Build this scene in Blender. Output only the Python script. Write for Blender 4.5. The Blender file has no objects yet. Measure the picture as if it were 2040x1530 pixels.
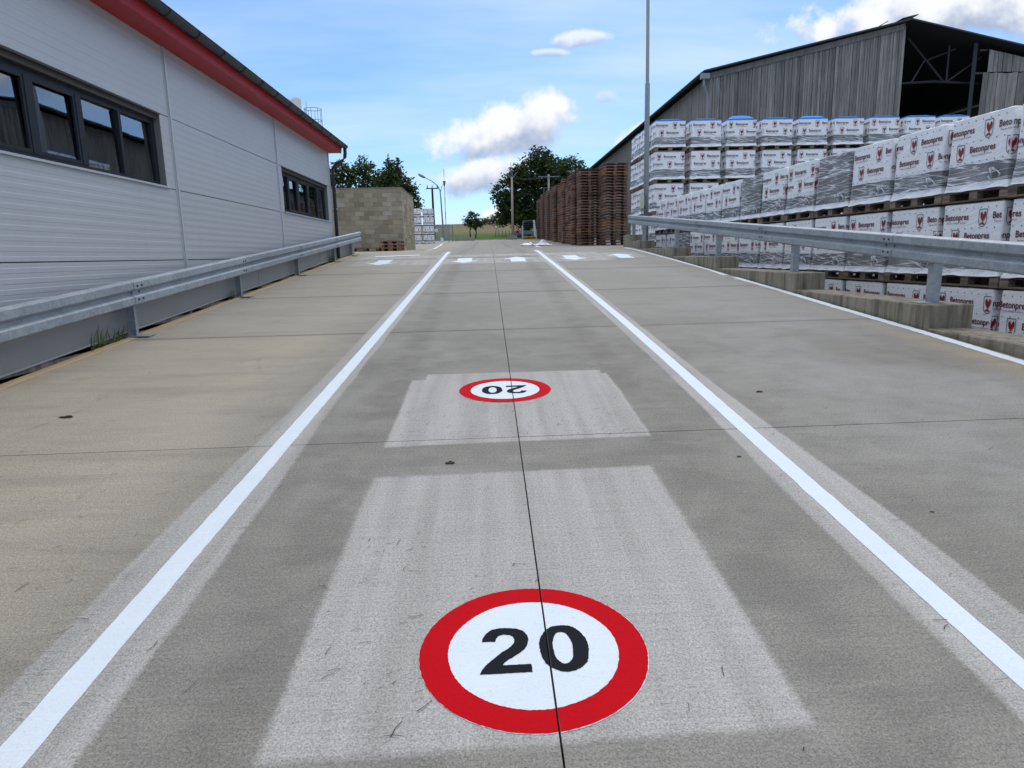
import bpy, bmesh, math, random
from mathutils import Vector, Matrix, noise as mnoise
from mathutils.geometry import tessellate_polygon

random.seed(7)
SC = bpy.context.scene
COL = SC.collection
PI = math.pi

# ------------------------------------------------------------------ camera
EYE = 1.5
CM = [[0.9991511352610669, -0.02776954897503795, 0.030427965036198733],
      [-0.03511730543001189, -0.188023906156522, 0.9815364412863022],
      [-0.02153563943458427, -0.9817717977531064, -0.1888394910255194]]
cam = bpy.data.cameras.new('camera')
cam.sensor_fit = 'HORIZONTAL'
cam.sensor_width = 36.0
cam.lens = 23.6755
cam.clip_start = 0.05
cam.clip_end = 4000
camo = bpy.data.objects.new('camera', cam)
COL.objects.link(camo)
camo.matrix_world = Matrix(((CM[0][0], -CM[0][1], -CM[0][2], 0), (CM[1][0], -CM[1][1], -CM[1][2], 0),
                            (CM[2][0], -CM[2][1], -CM[2][2], EYE), (0, 0, 0, 1)))
SC.camera = camo

# ------------------------------------------------------------------ light, exposure
SUN_EL, SUN_AZ = math.radians(52), math.radians(14)     # azimuth from +Y (ahead) towards +X
SKY_STRENGTH = 0.12
sun = bpy.data.lights.new('sun', 'SUN')
sun.energy = 0.9
sun.angle = math.radians(22)
sun.color = (1.0, 0.95, 0.88)
suno = bpy.data.objects.new('sun', sun)
COL.objects.link(suno)
sd = Vector((math.sin(SUN_AZ) * math.cos(SUN_EL), math.cos(SUN_AZ) * math.cos(SUN_EL), math.sin(SUN_EL)))
suno.rotation_euler = sd.to_track_quat('Z', 'Y').to_euler()
suno.location = (0, 0, 60)
vs = SC.view_settings
vs.view_transform = 'Standard'
vs.look = 'None'
vs.exposure = 0.50
vs.gamma = 1.0
vs.use_curve_mapping = False
SC.cycles.max_bounces = 5
SC.cycles.adaptive_threshold = 0.02
SC.cycles.transparent_max_bounces = 10


# ------------------------------------------------------------------ node helper
class NB:
    def __init__(self, tree):
        self.t = tree
        self.t.nodes.clear()

    def node(self, kind, **props):
        n = self.t.nodes.new(kind)
        for k, v in props.items():
            setattr(n, k, v)
        return n

    def put(self, sock, v):
        if isinstance(v, bpy.types.NodeSocket):
            self.t.links.new(v, sock)
        elif v is not None:
            if isinstance(v, (tuple, list)) and sock.type == 'RGBA' and len(v) == 3:
                v = (*v, 1)
            sock.default_value = v

    def m(self, op, a, b=None, c=None, clamp=False):
        n = self.node('ShaderNodeMath', operation=op)
        n.use_clamp = clamp
        for i, v in enumerate((a, b, c)):
            if v is not None:
                self.put(n.inputs[i], v)
        return n.outputs[0]

    def vm(self, op, a, b=None):
        n = self.node('ShaderNodeVectorMath', operation=op)
        self.put(n.inputs[0], a)
        if b is not None:
            self.put(n.inputs[1], b)
        return n.outputs[0]

    def sep(self, v):
        n = self.node('ShaderNodeSeparateXYZ')
        self.put(n.inputs[0], v)
        return n.outputs

    def comb(self, x, y, z):
        n = self.node('ShaderNodeCombineXYZ')
        for i, v in enumerate((x, y, z)):
            self.put(n.inputs[i], v)
        return n.outputs[0]

    def noise(self, vec, scale=5, detail=4, rough=0.55, dist=0.0):
        n = self.node('ShaderNodeTexNoise')
        self.put(n.inputs['Vector'], vec)
        n.inputs['Scale'].default_value = scale
        n.inputs['Detail'].default_value = detail
        n.inputs['Roughness'].default_value = rough
        n.inputs['Distortion'].default_value = dist
        return n.outputs[0]

    def smooth(self, v, a, b, lo=0.0, hi=1.0):
        n = self.node('ShaderNodeMapRange', interpolation_type='SMOOTHSTEP')
        self.put(n.inputs[0], v)
        for i, q in enumerate((a, b, lo, hi)):
            self.put(n.inputs[1 + i], q)
        return n.outputs[0]

    def mix(self, f, a, b, blend='MIX'):
        n = self.node('ShaderNodeMix', data_type='RGBA', blend_type=blend)
        self.put(n.inputs[0], f)
        self.put(n.inputs[6], a)
        self.put(n.inputs[7], b)
        return n.outputs[2]

    def bump(self, h, strength=0.3, dist=0.01):
        n = self.node('ShaderNodeBump')
        n.inputs['Strength'].default_value = strength
        n.inputs['Distance'].default_value = dist
        self.put(n.inputs['Height'], h)
        return n.outputs[0]

    def pos(self):
        return self.node('ShaderNodeNewGeometry').outputs['Position']

    def obj(self):
        return self.node('ShaderNodeTexCoord').outputs['Object']

    def rnd(self):
        return self.node('ShaderNodeObjectInfo').outputs['Random']

    def bsdf(self, color, rough=0.6, metallic=0.0, normal=None, spec=0.4, **kw):
        n = self.node('ShaderNodeBsdfPrincipled')
        self.put(n.inputs['Base Color'], color)
        self.put(n.inputs['Roughness'], rough)
        self.put(n.inputs['Metallic'], metallic)
        self.put(n.inputs['Specular IOR Level'], spec)
        if normal is not None:
            self.put(n.inputs['Normal'], normal)
        for k, v in kw.items():
            self.put(n.inputs[k], v)
        return n.outputs[0]

    def out(self, s):
        o = self.node('ShaderNodeOutputMaterial')
        self.put(o.inputs[0], s)


MATS = {}


def new_mat(name):
    m = bpy.data.materials.new(name)
    m.use_nodes = True
    MATS[name] = m
    return m, NB(m.node_tree)


def simple(name, color, rough=0.6, metallic=0.0, var=0.15, scale=6, bump=0.0, objrand=0.0, spec=0.4, stretch=(1, 1, 1)):
    m, nb = new_mat(name)
    v = nb.vm('MULTIPLY', nb.obj(), stretch)
    f = nb.noise(v, scale, 5)
    k = nb.m('MULTIPLY_ADD', f, 2 * var, 1 - var)
    if objrand:
        k = nb.m('MULTIPLY', k, nb.m('MULTIPLY_ADD', nb.rnd(), 2 * objrand, 1 - objrand))
    c = nb.vm('MULTIPLY', nb.comb(*color), nb.comb(k, k, k))
    nrm = nb.bump(nb.noise(v, scale * 6, 4), bump, 0.004) if bump else None
    nb.out(nb.bsdf(c, rough, metallic, nrm, spec))
    return m


# ------------------------------------------------------------------ sky
world = bpy.data.worlds.new('World')
SC.world = world
world.use_nodes = True
nb = NB(world.node_tree)
sky = nb.node('ShaderNodeTexSky', sky_type='NISHITA')
sky.sun_disc = False
sky.sun_elevation = SUN_EL
sky.sun_rotation = SUN_AZ
sky.altitude = 300
sky.air_density = 1.0
sky.dust_density = 0.6
sky.ozone_density = 1.6
d3 = nb.node('ShaderNodeTexCoord').outputs['Generated']
dx, dy, dz = nb.sep(d3)
den = nb.m('ADD', nb.m('MAXIMUM', dz, 0.0), 0.14)
pl = nb.comb(nb.m('DIVIDE', dx, den), nb.m('DIVIDE', dy, den), 0.0)
skycol = nb.vm('MULTIPLY', sky.outputs[0], (0.50, 0.68, 0.92))
cirr = nb.noise(nb.vm('MULTIPLY', pl, (0.35, 0.9, 1)), 1.3, 5, 0.6)
big = nb.noise(pl, 0.45, 2, 0.5)
cm = nb.m('MULTIPLY', nb.smooth(cirr, 0.30, 0.74), nb.smooth(big, 0.28, 0.62, 0.35, 0.90))
skycol = nb.mix(cm, skycol, (4.1, 5.1, 6.5))
# broken cloud deck overhead and all round, thinning out towards the horizon
deck = nb.noise(nb.vm('ADD', pl, (3.1, 1.7, 0)), 0.85, 4, 0.55)
skycol = nb.mix(nb.m('MULTIPLY', nb.smooth(deck, 0.36, 0.60), nb.smooth(dz, 0.27, 0.50, 0.0, 0.9)), skycol, (8.6, 8.7, 8.9))
hz = nb.smooth(dz, 0.0, 0.09, 0.40, 0.0)
skycol = nb.mix(hz, skycol, (4.6, 5.4, 6.3))
# scattered cumulus in the directions where they stand, breaking up into soft tufts
fy = nb.m('MAXIMUM', dy, 0.02)
u = nb.m('DIVIDE', dx, fy)
v = nb.m('DIVIDE', dz, fy)
uv = nb.comb(u, v, 0.0)
n1 = nb.noise(uv, 15, 6, 0.58)
n2 = nb.noise(nb.vm('ADD', uv, (0.010, -0.018, 0)), 16, 3, 0.60)
front = nb.m('GREATER_THAN', dy, 0.02)
relief = nb.m('MULTIPLY', nb.m('SUBTRACT', n1, n2), 1.6)
tuft = nb.m('MULTIPLY', nb.m('SUBTRACT', n1, 0.5), 1.9)
CLOUDS = [  # u, v, half width, half height, tilt, whiteness
    (0.028, 0.170, 0.118, 0.050, 0.26, 1.0), (-0.008, 0.112, 0.092, 0.030, 0.22, 0.95),
    (0.136, 0.290, 0.048, 0.014, 0.05, 0.75), (0.092, 0.273, 0.030, 0.007, 0.0, 0.55),
    (0.650, 0.322, 0.260, 0.056, 0.12, 1.0), (0.215, 0.150, 0.048, 0.032, 0.45, 0.95),
    (0.170, 0.215, 0.022, 0.015, 0.0, 0.40), (0.030, 0.060, 0.055, 0.018, 0.2, 0.9)]
for (cu, cv, ru, rv, tilt, wht) in CLOUDS:
    du = nb.m('SUBTRACT', u, cu)
    dv = nb.m('SUBTRACT', nb.m('MULTIPLY_ADD', du, -tilt, v), cv)
    a = nb.m('DIVIDE', du, ru)
    b = nb.m('DIVIDE', dv, rv)
    r = nb.m('SQRT', nb.m('MULTIPLY_ADD', a, a, nb.m('MULTIPLY', b, b)))
    fld = nb.m('SUBTRACT', nb.m('ADD', tuft, 0.95), r)
    mk = nb.m('MULTIPLY', nb.m('MULTIPLY', nb.smooth(fld, 0.0, 0.42), front), wht)
    sh = nb.m('ADD', nb.m('MULTIPLY_ADD', b, 0.85, 0.60), relief)
    cc = nb.mix(nb.smooth(sh, 0.0, 0.85), (2.5, 3.05, 4.15), (5.8, 5.9, 6.1))
    skycol = nb.mix(mk, skycol, cc)
world.cycles.sampling_method = 'MANUAL'
world.cycles.sample_map_resolution = 256
bg = nb.node('ShaderNodeBackground')
nb.put(bg.inputs[0], skycol)
bg.inputs[1].default_value = SKY_STRENGTH
wo = nb.node('ShaderNodeOutputWorld')
nb.put(wo.inputs[0], bg.outputs[0])


# ------------------------------------------------------------------ mesh helpers
class MB:
    def __init__(self):
        self.v, self.f, self.mi = [], [], []

    def add(self, vs, fs, mi=0, M=None):
        o = len(self.v)
        for p in vs:
            p = Vector(p)
            self.v.append(tuple(M @ p) if M is not None else tuple(p))
        for q in fs:
            self.f.append(tuple(i + o for i in q))
            self.mi.append(mi)
        return self

    def box(self, x0, x1, y0, y1, z0, z1, mi=0, M=None):
        vs = [(x0, y0, z0), (x1, y0, z0), (x1, y1, z0), (x0, y1, z0), (x0, y0, z1), (x1, y0, z1), (x1, y1, z1), (x0, y1, z1)]
        return self.add(vs, [(3, 2, 1, 0), (4, 5, 6, 7), (0, 1, 5, 4), (1, 2, 6, 5), (2, 3, 7, 6), (3, 0, 4, 7)], mi, M)

    def hexa(self, vs, mi=0):      # bottom 4 ccw, top 4 ccw
        return self.add(vs, [(3, 2, 1, 0), (4, 5, 6, 7), (0, 1, 5, 4), (1, 2, 6, 5), (2, 3, 7, 6), (3, 0, 4, 7)], mi)

    def prism(self, poly, a, b, axis='Y', mi=0):
        n = len(poly)

        def P(p, t):
            if axis == 'Y':
                return (p[0], t, p[1])
            if axis == 'X':
                return (t, p[0], p[1])
            return (p[0], p[1], t)
        vs = [P(p, a) for p in poly] + [P(p, b) for p in poly]
        fs = [(i, (i + 1) % n, n + (i + 1) % n, n + i) for i in range(n)]
        o = len(self.v)
        self.add(vs, fs, mi)
        tri = tessellate_polygon([[Vector((p[0], p[1], 0)) for p in poly]])
        for t in tri:
            self.f.append(tuple(o + i for i in t)); self.mi.append(mi)
            self.f.append(tuple(o + n + i for i in reversed(t))); self.mi.append(mi)
        return self

    def tube(self, pts, rad, seg=8, mi=0, cap=True):
        if not isinstance(rad, (list, tuple)):
            rad = [rad] * len(pts)
        pts = [Vector(p) for p in pts]
        o = len(self.v)
        for i, p in enumerate(pts):
            t = (pts[min(i + 1, len(pts) - 1)] - pts[max(i - 1, 0)]).normalized()
            ref = Vector((0, 0, 1)) if abs(t.z) < 0.9 else Vector((1, 0, 0))
            a = t.cross(ref).normalized()
            b = t.cross(a)
            for k in range(seg):
                w = 2 * PI * k / seg
                self.v.append(tuple(p + (a * math.cos(w) + b * math.sin(w)) * rad[i]))
        for i in range(len(pts) - 1):
            for k in range(seg):
                k2 = (k + 1) % seg
                self.f.append((o + i * seg + k, o + i * seg + k2, o + (i + 1) * seg + k2, o + (i + 1) * seg + k)); self.mi.append(mi)
        if cap:
            self.f.append(tuple(o + k for k in range(seg))); self.mi.append(mi)
            e = o + (len(pts) - 1) * seg
            self.f.append(tuple(e + k for k in reversed(range(seg)))); self.mi.append(mi)
        return self

    def poly2d(self, poly, z=0.0, mi=0):       # concave flat polygon facing +z
        o = len(self.v)
        for p in poly:
            self.v.append((p[0], p[1], z))
        area = sum(poly[i][0] * poly[(i + 1) % len(poly)][1] - poly[(i + 1) % len(poly)][0] * poly[i][1] for i in range(len(poly)))
        for t in tessellate_polygon([[Vector((p[0], p[1], 0)) for p in poly]]):
            a, b, c = [poly[i] for i in t]
            cr = (b[0] - a[0]) * (c[1] - a[1]) - (b[1] - a[1]) * (c[0] - a[0])
            self.f.append(tuple(o + i for i in (t if cr > 0 else reversed(t)))); self.mi.append(mi)
        return self

    def mesh(self, name, mats, smooth=False, recalc=True):
        me = bpy.data.meshes.new(name)
        me.from_pydata(self.v, [], self.f)
        for m in mats if isinstance(mats, (list, tuple)) else [mats]:
            me.materials.append(MATS[m] if isinstance(m, str) else m)
        me.polygons.foreach_set('material_index', self.mi)
        if recalc:
            bm = bmesh.new(); bm.from_mesh(me)
            bmesh.ops.recalc_face_normals(bm, faces=bm.faces)
            bm.to_mesh(me); bm.free()
        if smooth:
            me.polygons.foreach_set('use_smooth', [True] * len(me.polygons))
        me.update()
        return me

    def build(self, name, mats, parent=None, smooth=False, recalc=True):
        return link(name, self.mesh(name, mats, smooth, recalc), parent)


def link(name, me, parent=None):
    o = bpy.data.objects.new(name, me)
    COL.objects.link(o)
    if parent is not None:
        o.parent = parent
    return o


def empty(name, loc=(0, 0, 0), rz=0.0):
    o = bpy.data.objects.new(name, None)
    COL.objects.link(o)
    o.location = loc
    o.rotation_euler = (0, 0, rz)
    return o


def tag(o, label=None, cat=None, group=None, kind=None):
    if label: o['label'] = label
    if cat: o['category'] = cat
    if group: o['group'] = group
    if kind: o['kind'] = kind
    return o


def copy_tree(o, parent=None):
    c = o.copy()
    COL.objects.link(c)
    c.parent = parent
    for ch in o.children:
        copy_tree(ch, c)
    return c


ORD = ['zeroth', 'first', 'second', 'third', 'fourth', 'fifth', 'sixth', 'seventh', 'eighth', 'ninth', 'tenth', 'eleventh', 'twelfth',
       'thirteenth', 'fourteenth', 'fifteenth', 'sixteenth', 'seventeenth', 'eighteenth', 'nineteenth', 'twentieth', 'twenty-first',
       'twenty-second', 'twenty-third', 'twenty-fourth', 'twenty-fifth', 'twenty-sixth', 'twenty-seventh', 'twenty-eighth', 'twenty-ninth', 'thirtieth']

SL = 0.0708528       # slope of the ramp
YS = [-8, 22, 23.5, 25, 27, 30, 36, 45, 55, 60, 66, 80, 120, 200, 320, 420, 600, 1200]
ZS = [-8 * SL, 22 * SL, 1.645, 1.69, 1.725, 1.77, 1.87, 2.16, 2.57, 2.72, 2.92, 3.5, 5.6, 9.6, 15.6, 18.6, 20.5, 22]


def gz(y):
    if y <= YS[0]:
        return y * SL
    for i in range(len(YS) - 1):
        if y <= YS[i + 1]:
            t = (y - YS[i]) / (YS[i + 1] - YS[i])
            return ZS[i] + t * (ZS[i + 1] - ZS[i])
    return ZS[-1]


# ------------------------------------------------------------------ materials
def concrete_mat():
    m, nb = new_mat('ramp_concrete')
    P = nb.pos()
    x, y, z = nb.sep(P)
    P2 = nb.comb(x, y, 0.0)
    big = nb.noise(P2, 0.55, 5, 0.6, 0.4)
    mid = nb.noise(P2, 3.1, 6, 0.62, 0.3)
    fine = nb.noise(P2, 70, 3, 0.7)
    grit = nb.noise(P2, 150, 2, 0.65)
    broom = nb.noise(nb.vm('MULTIPLY', P2, (0.9, 26, 1)), 3.0, 5, 0.6)
    wob = nb.m('MULTIPLY', nb.m('SUBTRACT', nb.noise(P2, 1.2, 3, 0.6), 0.5), 0.05)
    soft = nb.m('MULTIPLY', nb.m('SUBTRACT', nb.noise(P2, 30, 3, 0.6), 0.5), 0.03)
    wob = nb.m('ADD', wob, soft)
    col = nb.mix(nb.smooth(big, 0.3, 0.7), (0.232, 0.219, 0.190), (0.300, 0.285, 0.252))
    col = nb.mix(nb.smooth(mid, 0.35, 0.75, 0.0, 0.5), col, (0.170, 0.163, 0.148))
    # warm, sandy dirt washed to the left lane and both edges
    lf = nb.m('MULTIPLY', nb.smooth(x, -1.2, -2.3), nb.smooth(nb.noise(P2, 0.8, 6, 0.65, 0.5), 0.20, 0.62, 0.55, 1.0))
    col = nb.mix(lf, col, (0.405, 0.362, 0.282))
    rust = nb.m('MULTIPLY', nb.smooth(x, -1.5, -2.0), nb.smooth(nb.noise(nb.vm('MULTIPLY', P2, (1, 0.45, 1)), 2.6, 7, 0.7, 1.2), 0.58, 0.72, 0, 0.45))
    col = nb.mix(rust, col, (0.24, 0.15, 0.085))
    edge = nb.m('ADD', nb.smooth(x, -3.95, -4.32), nb.smooth(x, 4.3, 4.75))
    col = nb.mix(nb.m('MULTIPLY', edge, nb.smooth(mid, 0.3, 0.65, 0.1, 0.75)), col, (0.36, 0.295, 0.205))
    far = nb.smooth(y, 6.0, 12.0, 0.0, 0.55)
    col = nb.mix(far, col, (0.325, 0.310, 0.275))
    rgt = nb.m('MULTIPLY', nb.smooth(x, 2.0, 3.2), nb.smooth(big, 0.35, 0.62, 0.0, 0.35))
    col = nb.mix(rgt, col, (0.315, 0.308, 0.292))
    band = nb.noise(nb.vm('MULTIPLY', P2, (0.45, 3.2, 1)), 1.0, 4, 0.6)
    col = nb.mix(nb.smooth(band, 0.48, 0.72, 0.0, 0.28), col, (0.175, 0.166, 0.148))
    trk = nb.m('MULTIPLY', nb.smooth(nb.m('ABSOLUTE', nb.m('SUBTRACT', nb.m('ABSOLUTE', nb.m('ADD', x, -0.15)), 0.98)), 0.22, 0.05), nb.smooth(mid, 0.3, 0.6, 0.05, 0.35))
    col = nb.mix(trk, col, (0.165, 0.155, 0.135))

    def boxm(x0, x1, y0, y1, sx=0.05, sy=0.05, skew=0.0):
        ys = nb.m('MULTIPLY_ADD', x, -skew, y)
        xw = nb.m('ADD', x, wob)
        yw = nb.m('ADD', ys, wob)
        a = nb.m('MULTIPLY', nb.smooth(xw, x0 - sx, x0 + sx), nb.smooth(xw, x1 + sx, x1 - sx))
        b = nb.m('MULTIPLY', nb.smooth(yw, y0 - sy, y0 + sy), nb.smooth(yw, y1 + sy, y1 - sy))
        return nb.m('MULTIPLY', a, b)
    ysk = nb.m('MULTIPLY_ADD', x, -0.02, y)
    for rj in (8.33, 12.0, 16.0, 20.0):
        dj = nb.m('ABSOLUTE', nb.m('ADD', nb.m('SUBTRACT', ysk, rj), nb.m('MULTIPLY', wob, 0.5)))
        col = nb.mix(nb.m('MULTIPLY', nb.smooth(dj, 0.012 * rj, 0.0), 0.45), col, (0.150, 0.142, 0.122))
    # ground-clean stripes below the fresh paint
    lx = nb.m('MULTIPLY_ADD', nb.smooth(y, 2.0, 14.0), 0.06, -1.405)
    hw = nb.m('MULTIPLY_ADD', nb.smooth(y, 2.5, 6.0), -0.055, 0.205)
    sL = nb.m('SUBTRACT', hw, nb.m('ABSOLUTE', nb.m('ADD', nb.m('SUBTRACT', x, lx), wob)))
    rx = nb.m('MULTIPLY_ADD', nb.smooth(y, 9.0, 23.0), -0.08, 1.735)
    sR = nb.m('SUBTRACT', hw, nb.m('ABSOLUTE', nb.m('ADD', nb.m('SUBTRACT', x, rx), wob)))
    yend = nb.smooth(y, 23.6, 23.0)
    strips = nb.m('MULTIPLY', nb.m('MAXIMUM', nb.smooth(sL, -0.012, 0.02), nb.smooth(sR, -0.012, 0.02)), yend)
    p1 = boxm(-0.69, 0.925, 1.69, 3.73, 0.020, 0.025, 0.035)
    p2 = nb.m('MAXIMUM', boxm(-0.70, 1.05, 4.24, 5.95, 0.015, 0.02, 0.04), boxm(-0.58, 1.0, 5.8, 6.12, 0.015, 0.02, 0.0))
    b1 = boxm(-3.7, 3.4, 18.2, 20.0, 0.1, 0.04, 0.03)
    b2 = boxm(-3.9, 3.4, 20.7, 21.7, 0.1, 0.05, 0.02)
    b3 = boxm(2.0, 4.5, 18.9, 21.0, 0.1, 0.05, 0.05)
    mask = nb.m('MAXIMUM', nb.m('MAXIMUM', p1, p2), nb.m('MAXIMUM', strips, nb.m('MULTIPLY', nb.m('MAXIMUM', b1, nb.m('MAXIMUM', b2, b3)), 0.85)))
    pass_ = nb.noise(nb.vm('MULTIPLY', P2, (7.5, 0.35, 1)), 1.0, 3, 0.5)
    gtone = nb.smooth(pass_, 0.25, 0.72)
    clean = nb.mix(gtone, (0.342, 0.330, 0.302), (0.435, 0.420, 0.390))
    clean = nb.mix(nb.smooth(mid, 0.5, 0.8, 0.0, 0.35), clean, (0.27, 0.262, 0.25))
    col = nb.mix(nb.m('MULTIPLY', mask, 0.97), col, clean)
    # broom texture, grit, sparse dark pits
    k = nb.m('ADD', nb.m('MULTIPLY_ADD', broom, 0.44, 0.78), nb.m('MULTIPLY', nb.m('SUBTRACT', fine, 0.5), 0.95))
    k = nb.m('ADD', k, nb.m('MULTIPLY', nb.m('SUBTRACT', grit, 0.5), 1.7))
    col = nb.vm('MULTIPLY', col, nb.comb(k, k, k))
    vor = nb.node('ShaderNodeTexVoronoi')
    nb.put(vor.inputs['Vector'], P2)
    vor.inputs['Scale'].default_value = 34
    pits = nb.m('MULTIPLY', nb.smooth(vor.outputs['Distance'], 0.11, 0.05), nb.smooth(nb.noise(P2, 9, 2), 0.52, 0.60))
    col = nb.mix(nb.m('MULTIPLY', pits, 0.7), col, (0.06, 0.055, 0.05))
    chip = nb.m('MULTIPLY', nb.smooth(vor.outputs['Distance'], 0.10, 0.04), nb.smooth(nb.noise(nb.vm('ADD', P2, (7, 3, 0)), 6, 2), 0.50, 0.60))
    col = nb.mix(nb.m('MULTIPLY', chip, 0.55), col, (0.50, 0.49, 0.47))
    h = nb.m('ADD', nb.m('MULTIPLY', broom, 0.5), nb.m('ADD', nb.m('MULTIPLY', fine, 0.6), nb.m('MULTIPLY', grit, 0.4)))
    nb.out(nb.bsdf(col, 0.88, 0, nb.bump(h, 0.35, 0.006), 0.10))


concrete_mat()


def paint_mat(name, c, dirt=0.12):
    m, nb = new_mat(name)
    P = nb.pos()
    f = nb.noise(P, 5, 5)
    g = nb.noise(P, 120, 3)
    b = nb.noise(nb.vm('MULTIPLY', P, (2, 60, 1)), 3, 3)
    k = nb.m('ADD', nb.m('MULTIPLY_ADD', f, dirt, 1 - dirt * 0.6), nb.m('MULTIPLY', nb.m('SUBTRACT', g, 0.5), 0.24))
    g2 = nb.noise(P, 55, 3, 0.6)
    k = nb.m('SUBTRACT', k, nb.smooth(g2, 0.62, 0.74, 0.0, 0.16))
    k = nb.m('ADD', k, nb.m('MULTIPLY', nb.m('SUBTRACT', b, 0.5), 0.10))
    col = nb.vm('MULTIPLY', nb.comb(*c), nb.comb(k, k, k))
    nb.out(nb.bsdf(col, 0.8, 0, nb.bump(nb.m('ADD', g, b), 0.3, 0.002), 0.06))


paint_mat('white_paint', (0.70, 0.765, 0.81))
paint_mat('red_paint', (0.52, 0.004, 0.010))
paint_mat('black_paint', (0.014, 0.016, 0.020))
simple('sand_kerb', (0.56, 0.41, 0.23), 0.85, var=0.25, scale=9, bump=0.3)
simple('joint_dark', (0.03, 0.028, 0.025), 0.9)
simple('soil', (0.075, 0.062, 0.045), 0.95, var=0.4, scale=14, bump=0.6)
simple('yard_concrete', (0.26, 0.25, 0.23), 0.85, var=0.25, scale=1.5, bump=0.2)


def wall_concrete(name, base, dark, scale=1.0):
    m, nb = new_mat(name)
    P = nb.pos()
    x, y, z = nb.sep(P)
    streak = nb.noise(nb.vm('MULTIPLY', P, (5, 5, 0.5)), 1.6 * scale, 6, 0.65, 0.3)
    f = nb.noise(P, 40, 4, 0.7)
    b = nb.noise(P, 2.0, 4)
    col = nb.mix(nb.smooth(streak, 0.40, 0.70, 0, 0.85), base, dark)
    col = nb.mix(nb.smooth(b, 0.4, 0.7, 0, 0.4), col, tuple(0.7 * q for q in base))
    k = nb.m('MULTIPLY_ADD', f, 0.5, 0.75)
    col = nb.vm('MULTIPLY', col, nb.comb(k, k, k))
    nb.out(nb.bsdf(col, 0.85, 0, nb.bump(nb.m('ADD', f, streak), 0.4, 0.006), 0.25))


wall_concrete('stained_concrete', (0.29, 0.26, 0.20), (0.060, 0.055, 0.044))
wall_concrete('plain_concrete', (0.34, 0.31, 0.26), (0.20, 0.18, 0.15))


def galv():
    m, nb = new_mat('galvanised')
    P = nb.obj()
    vor = nb.node('ShaderNodeTexVoronoi')
    nb.put(vor.inputs['Vector'], P)
    vor.inputs['Scale'].default_value = 28
    sp = nb.sep(vor.outputs['Color'])[0]
    st = nb.noise(P, 3, 5, 0.6)
    k = nb.m('ADD', nb.m('MULTIPLY_ADD', sp, 0.22, 0.72), nb.m('MULTIPLY', nb.m('SUBTRACT', st, 0.5), 0.6))
    k = nb.m('ADD', k, nb.m('MULTIPLY', nb.rnd(), 0.14))
    col = nb.vm('MULTIPLY', nb.comb(0.33, 0.37, 0.405), nb.comb(k, k, k))
    nb.out(nb.bsdf(col, nb.m('MULTIPLY_ADD', st, 0.3, 0.42), 0.25, None, 0.35))


galv()


def panel_mat():
    m, nb = new_mat('wall_panel')
    P = nb.pos()
    f = nb.noise(nb.vm('MULTIPLY', P, (1, 0.6, 1)), 0.8, 4)
    g = nb.noise(P, 30, 3)
    k = nb.m('ADD', nb.m('MULTIPLY_ADD', f, 0.12, 0.93), nb.m('MULTIPLY', nb.m('SUBTRACT', g, 0.5), 0.05))
    col = nb.vm('MULTIPLY', nb.comb(0.468, 0.482, 0.500), nb.comb(k, k, k))
    st = nb.noise(nb.vm('MULTIPLY', P, (1, 3.2, 0.22)), 1.5, 5, 0.65)
    col = nb.mix(nb.smooth(st, 0.52, 0.75, 0.0, 0.14), col, (0.36, 0.36, 0.355))
    nb.out(nb.bsdf(col, 0.42, 0.15, None, 0.5))


panel_mat()
simple('flashing', (0.235, 0.245, 0.255), 0.5, 0.1, var=0.10, scale=2)
simple('trim_light', (0.50, 0.53, 0.56), 0.4, 0.3, var=0.06)
simple('anthracite', (0.016, 0.019, 0.025), 0.5, 0.0, var=0.15, spec=0.2)
simple('gutter_grey', (0.034, 0.038, 0.042), 0.5, 0.2, var=0.2, scale=3)
simple('red_metal', (0.38, 0.012, 0.016), 0.5, 0.0, var=0.12, scale=2)
simple('reveal_grey', (0.17, 0.17, 0.175), 0.6)
simple('brown_board', (0.055, 0.045, 0.038), 0.6)
simple('interior_wall', (0.62, 0.60, 0.47), 0.9, var=0.2, scale=1.2)
simple('interior_dark', (0.05, 0.05, 0.055), 0.9)
simple('paper', (0.62, 0.63, 0.62), 0.8, var=0.08)
simple('curtain', (0.16, 0.12, 0.095), 0.9, var=0.4, scale=3, stretch=(1, 8, 0.3))
simple('roof_sheet', (0.045, 0.048, 0.052), 0.5, 0.2)


def glass_mat():
    m, nb = new_mat('window_glass')
    tr = nb.node('ShaderNodeBsdfTransparent')
    tr.inputs[0].default_value = (0.80, 0.84, 0.83, 1)
    gl = nb.node('ShaderNodeBsdfGlossy')
    gl.inputs[0].default_value = (0.9, 0.93, 0.95, 1)
    gl.inputs['Roughness'].default_value = 0.01
    P = nb.pos()
    nb.put(gl.inputs['Normal'], nb.bump(nb.noise(P, 1.1, 2), 0.05, 0.02))
    fr = nb.node('ShaderNodeFresnel')
    fr.inputs[0].default_value = 1.9
    mx = nb.node('ShaderNodeMixShader')
    nb.put(mx.inputs[0], nb.m('MULTIPLY_ADD', fr.outputs[0], 1.1, 0.12, clamp=True))
    nb.put(mx.inputs[1], tr.outputs[0])
    nb.put(mx.inputs[2], gl.outputs[0])
    nb.out(mx.outputs[0])


glass_mat()


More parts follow.
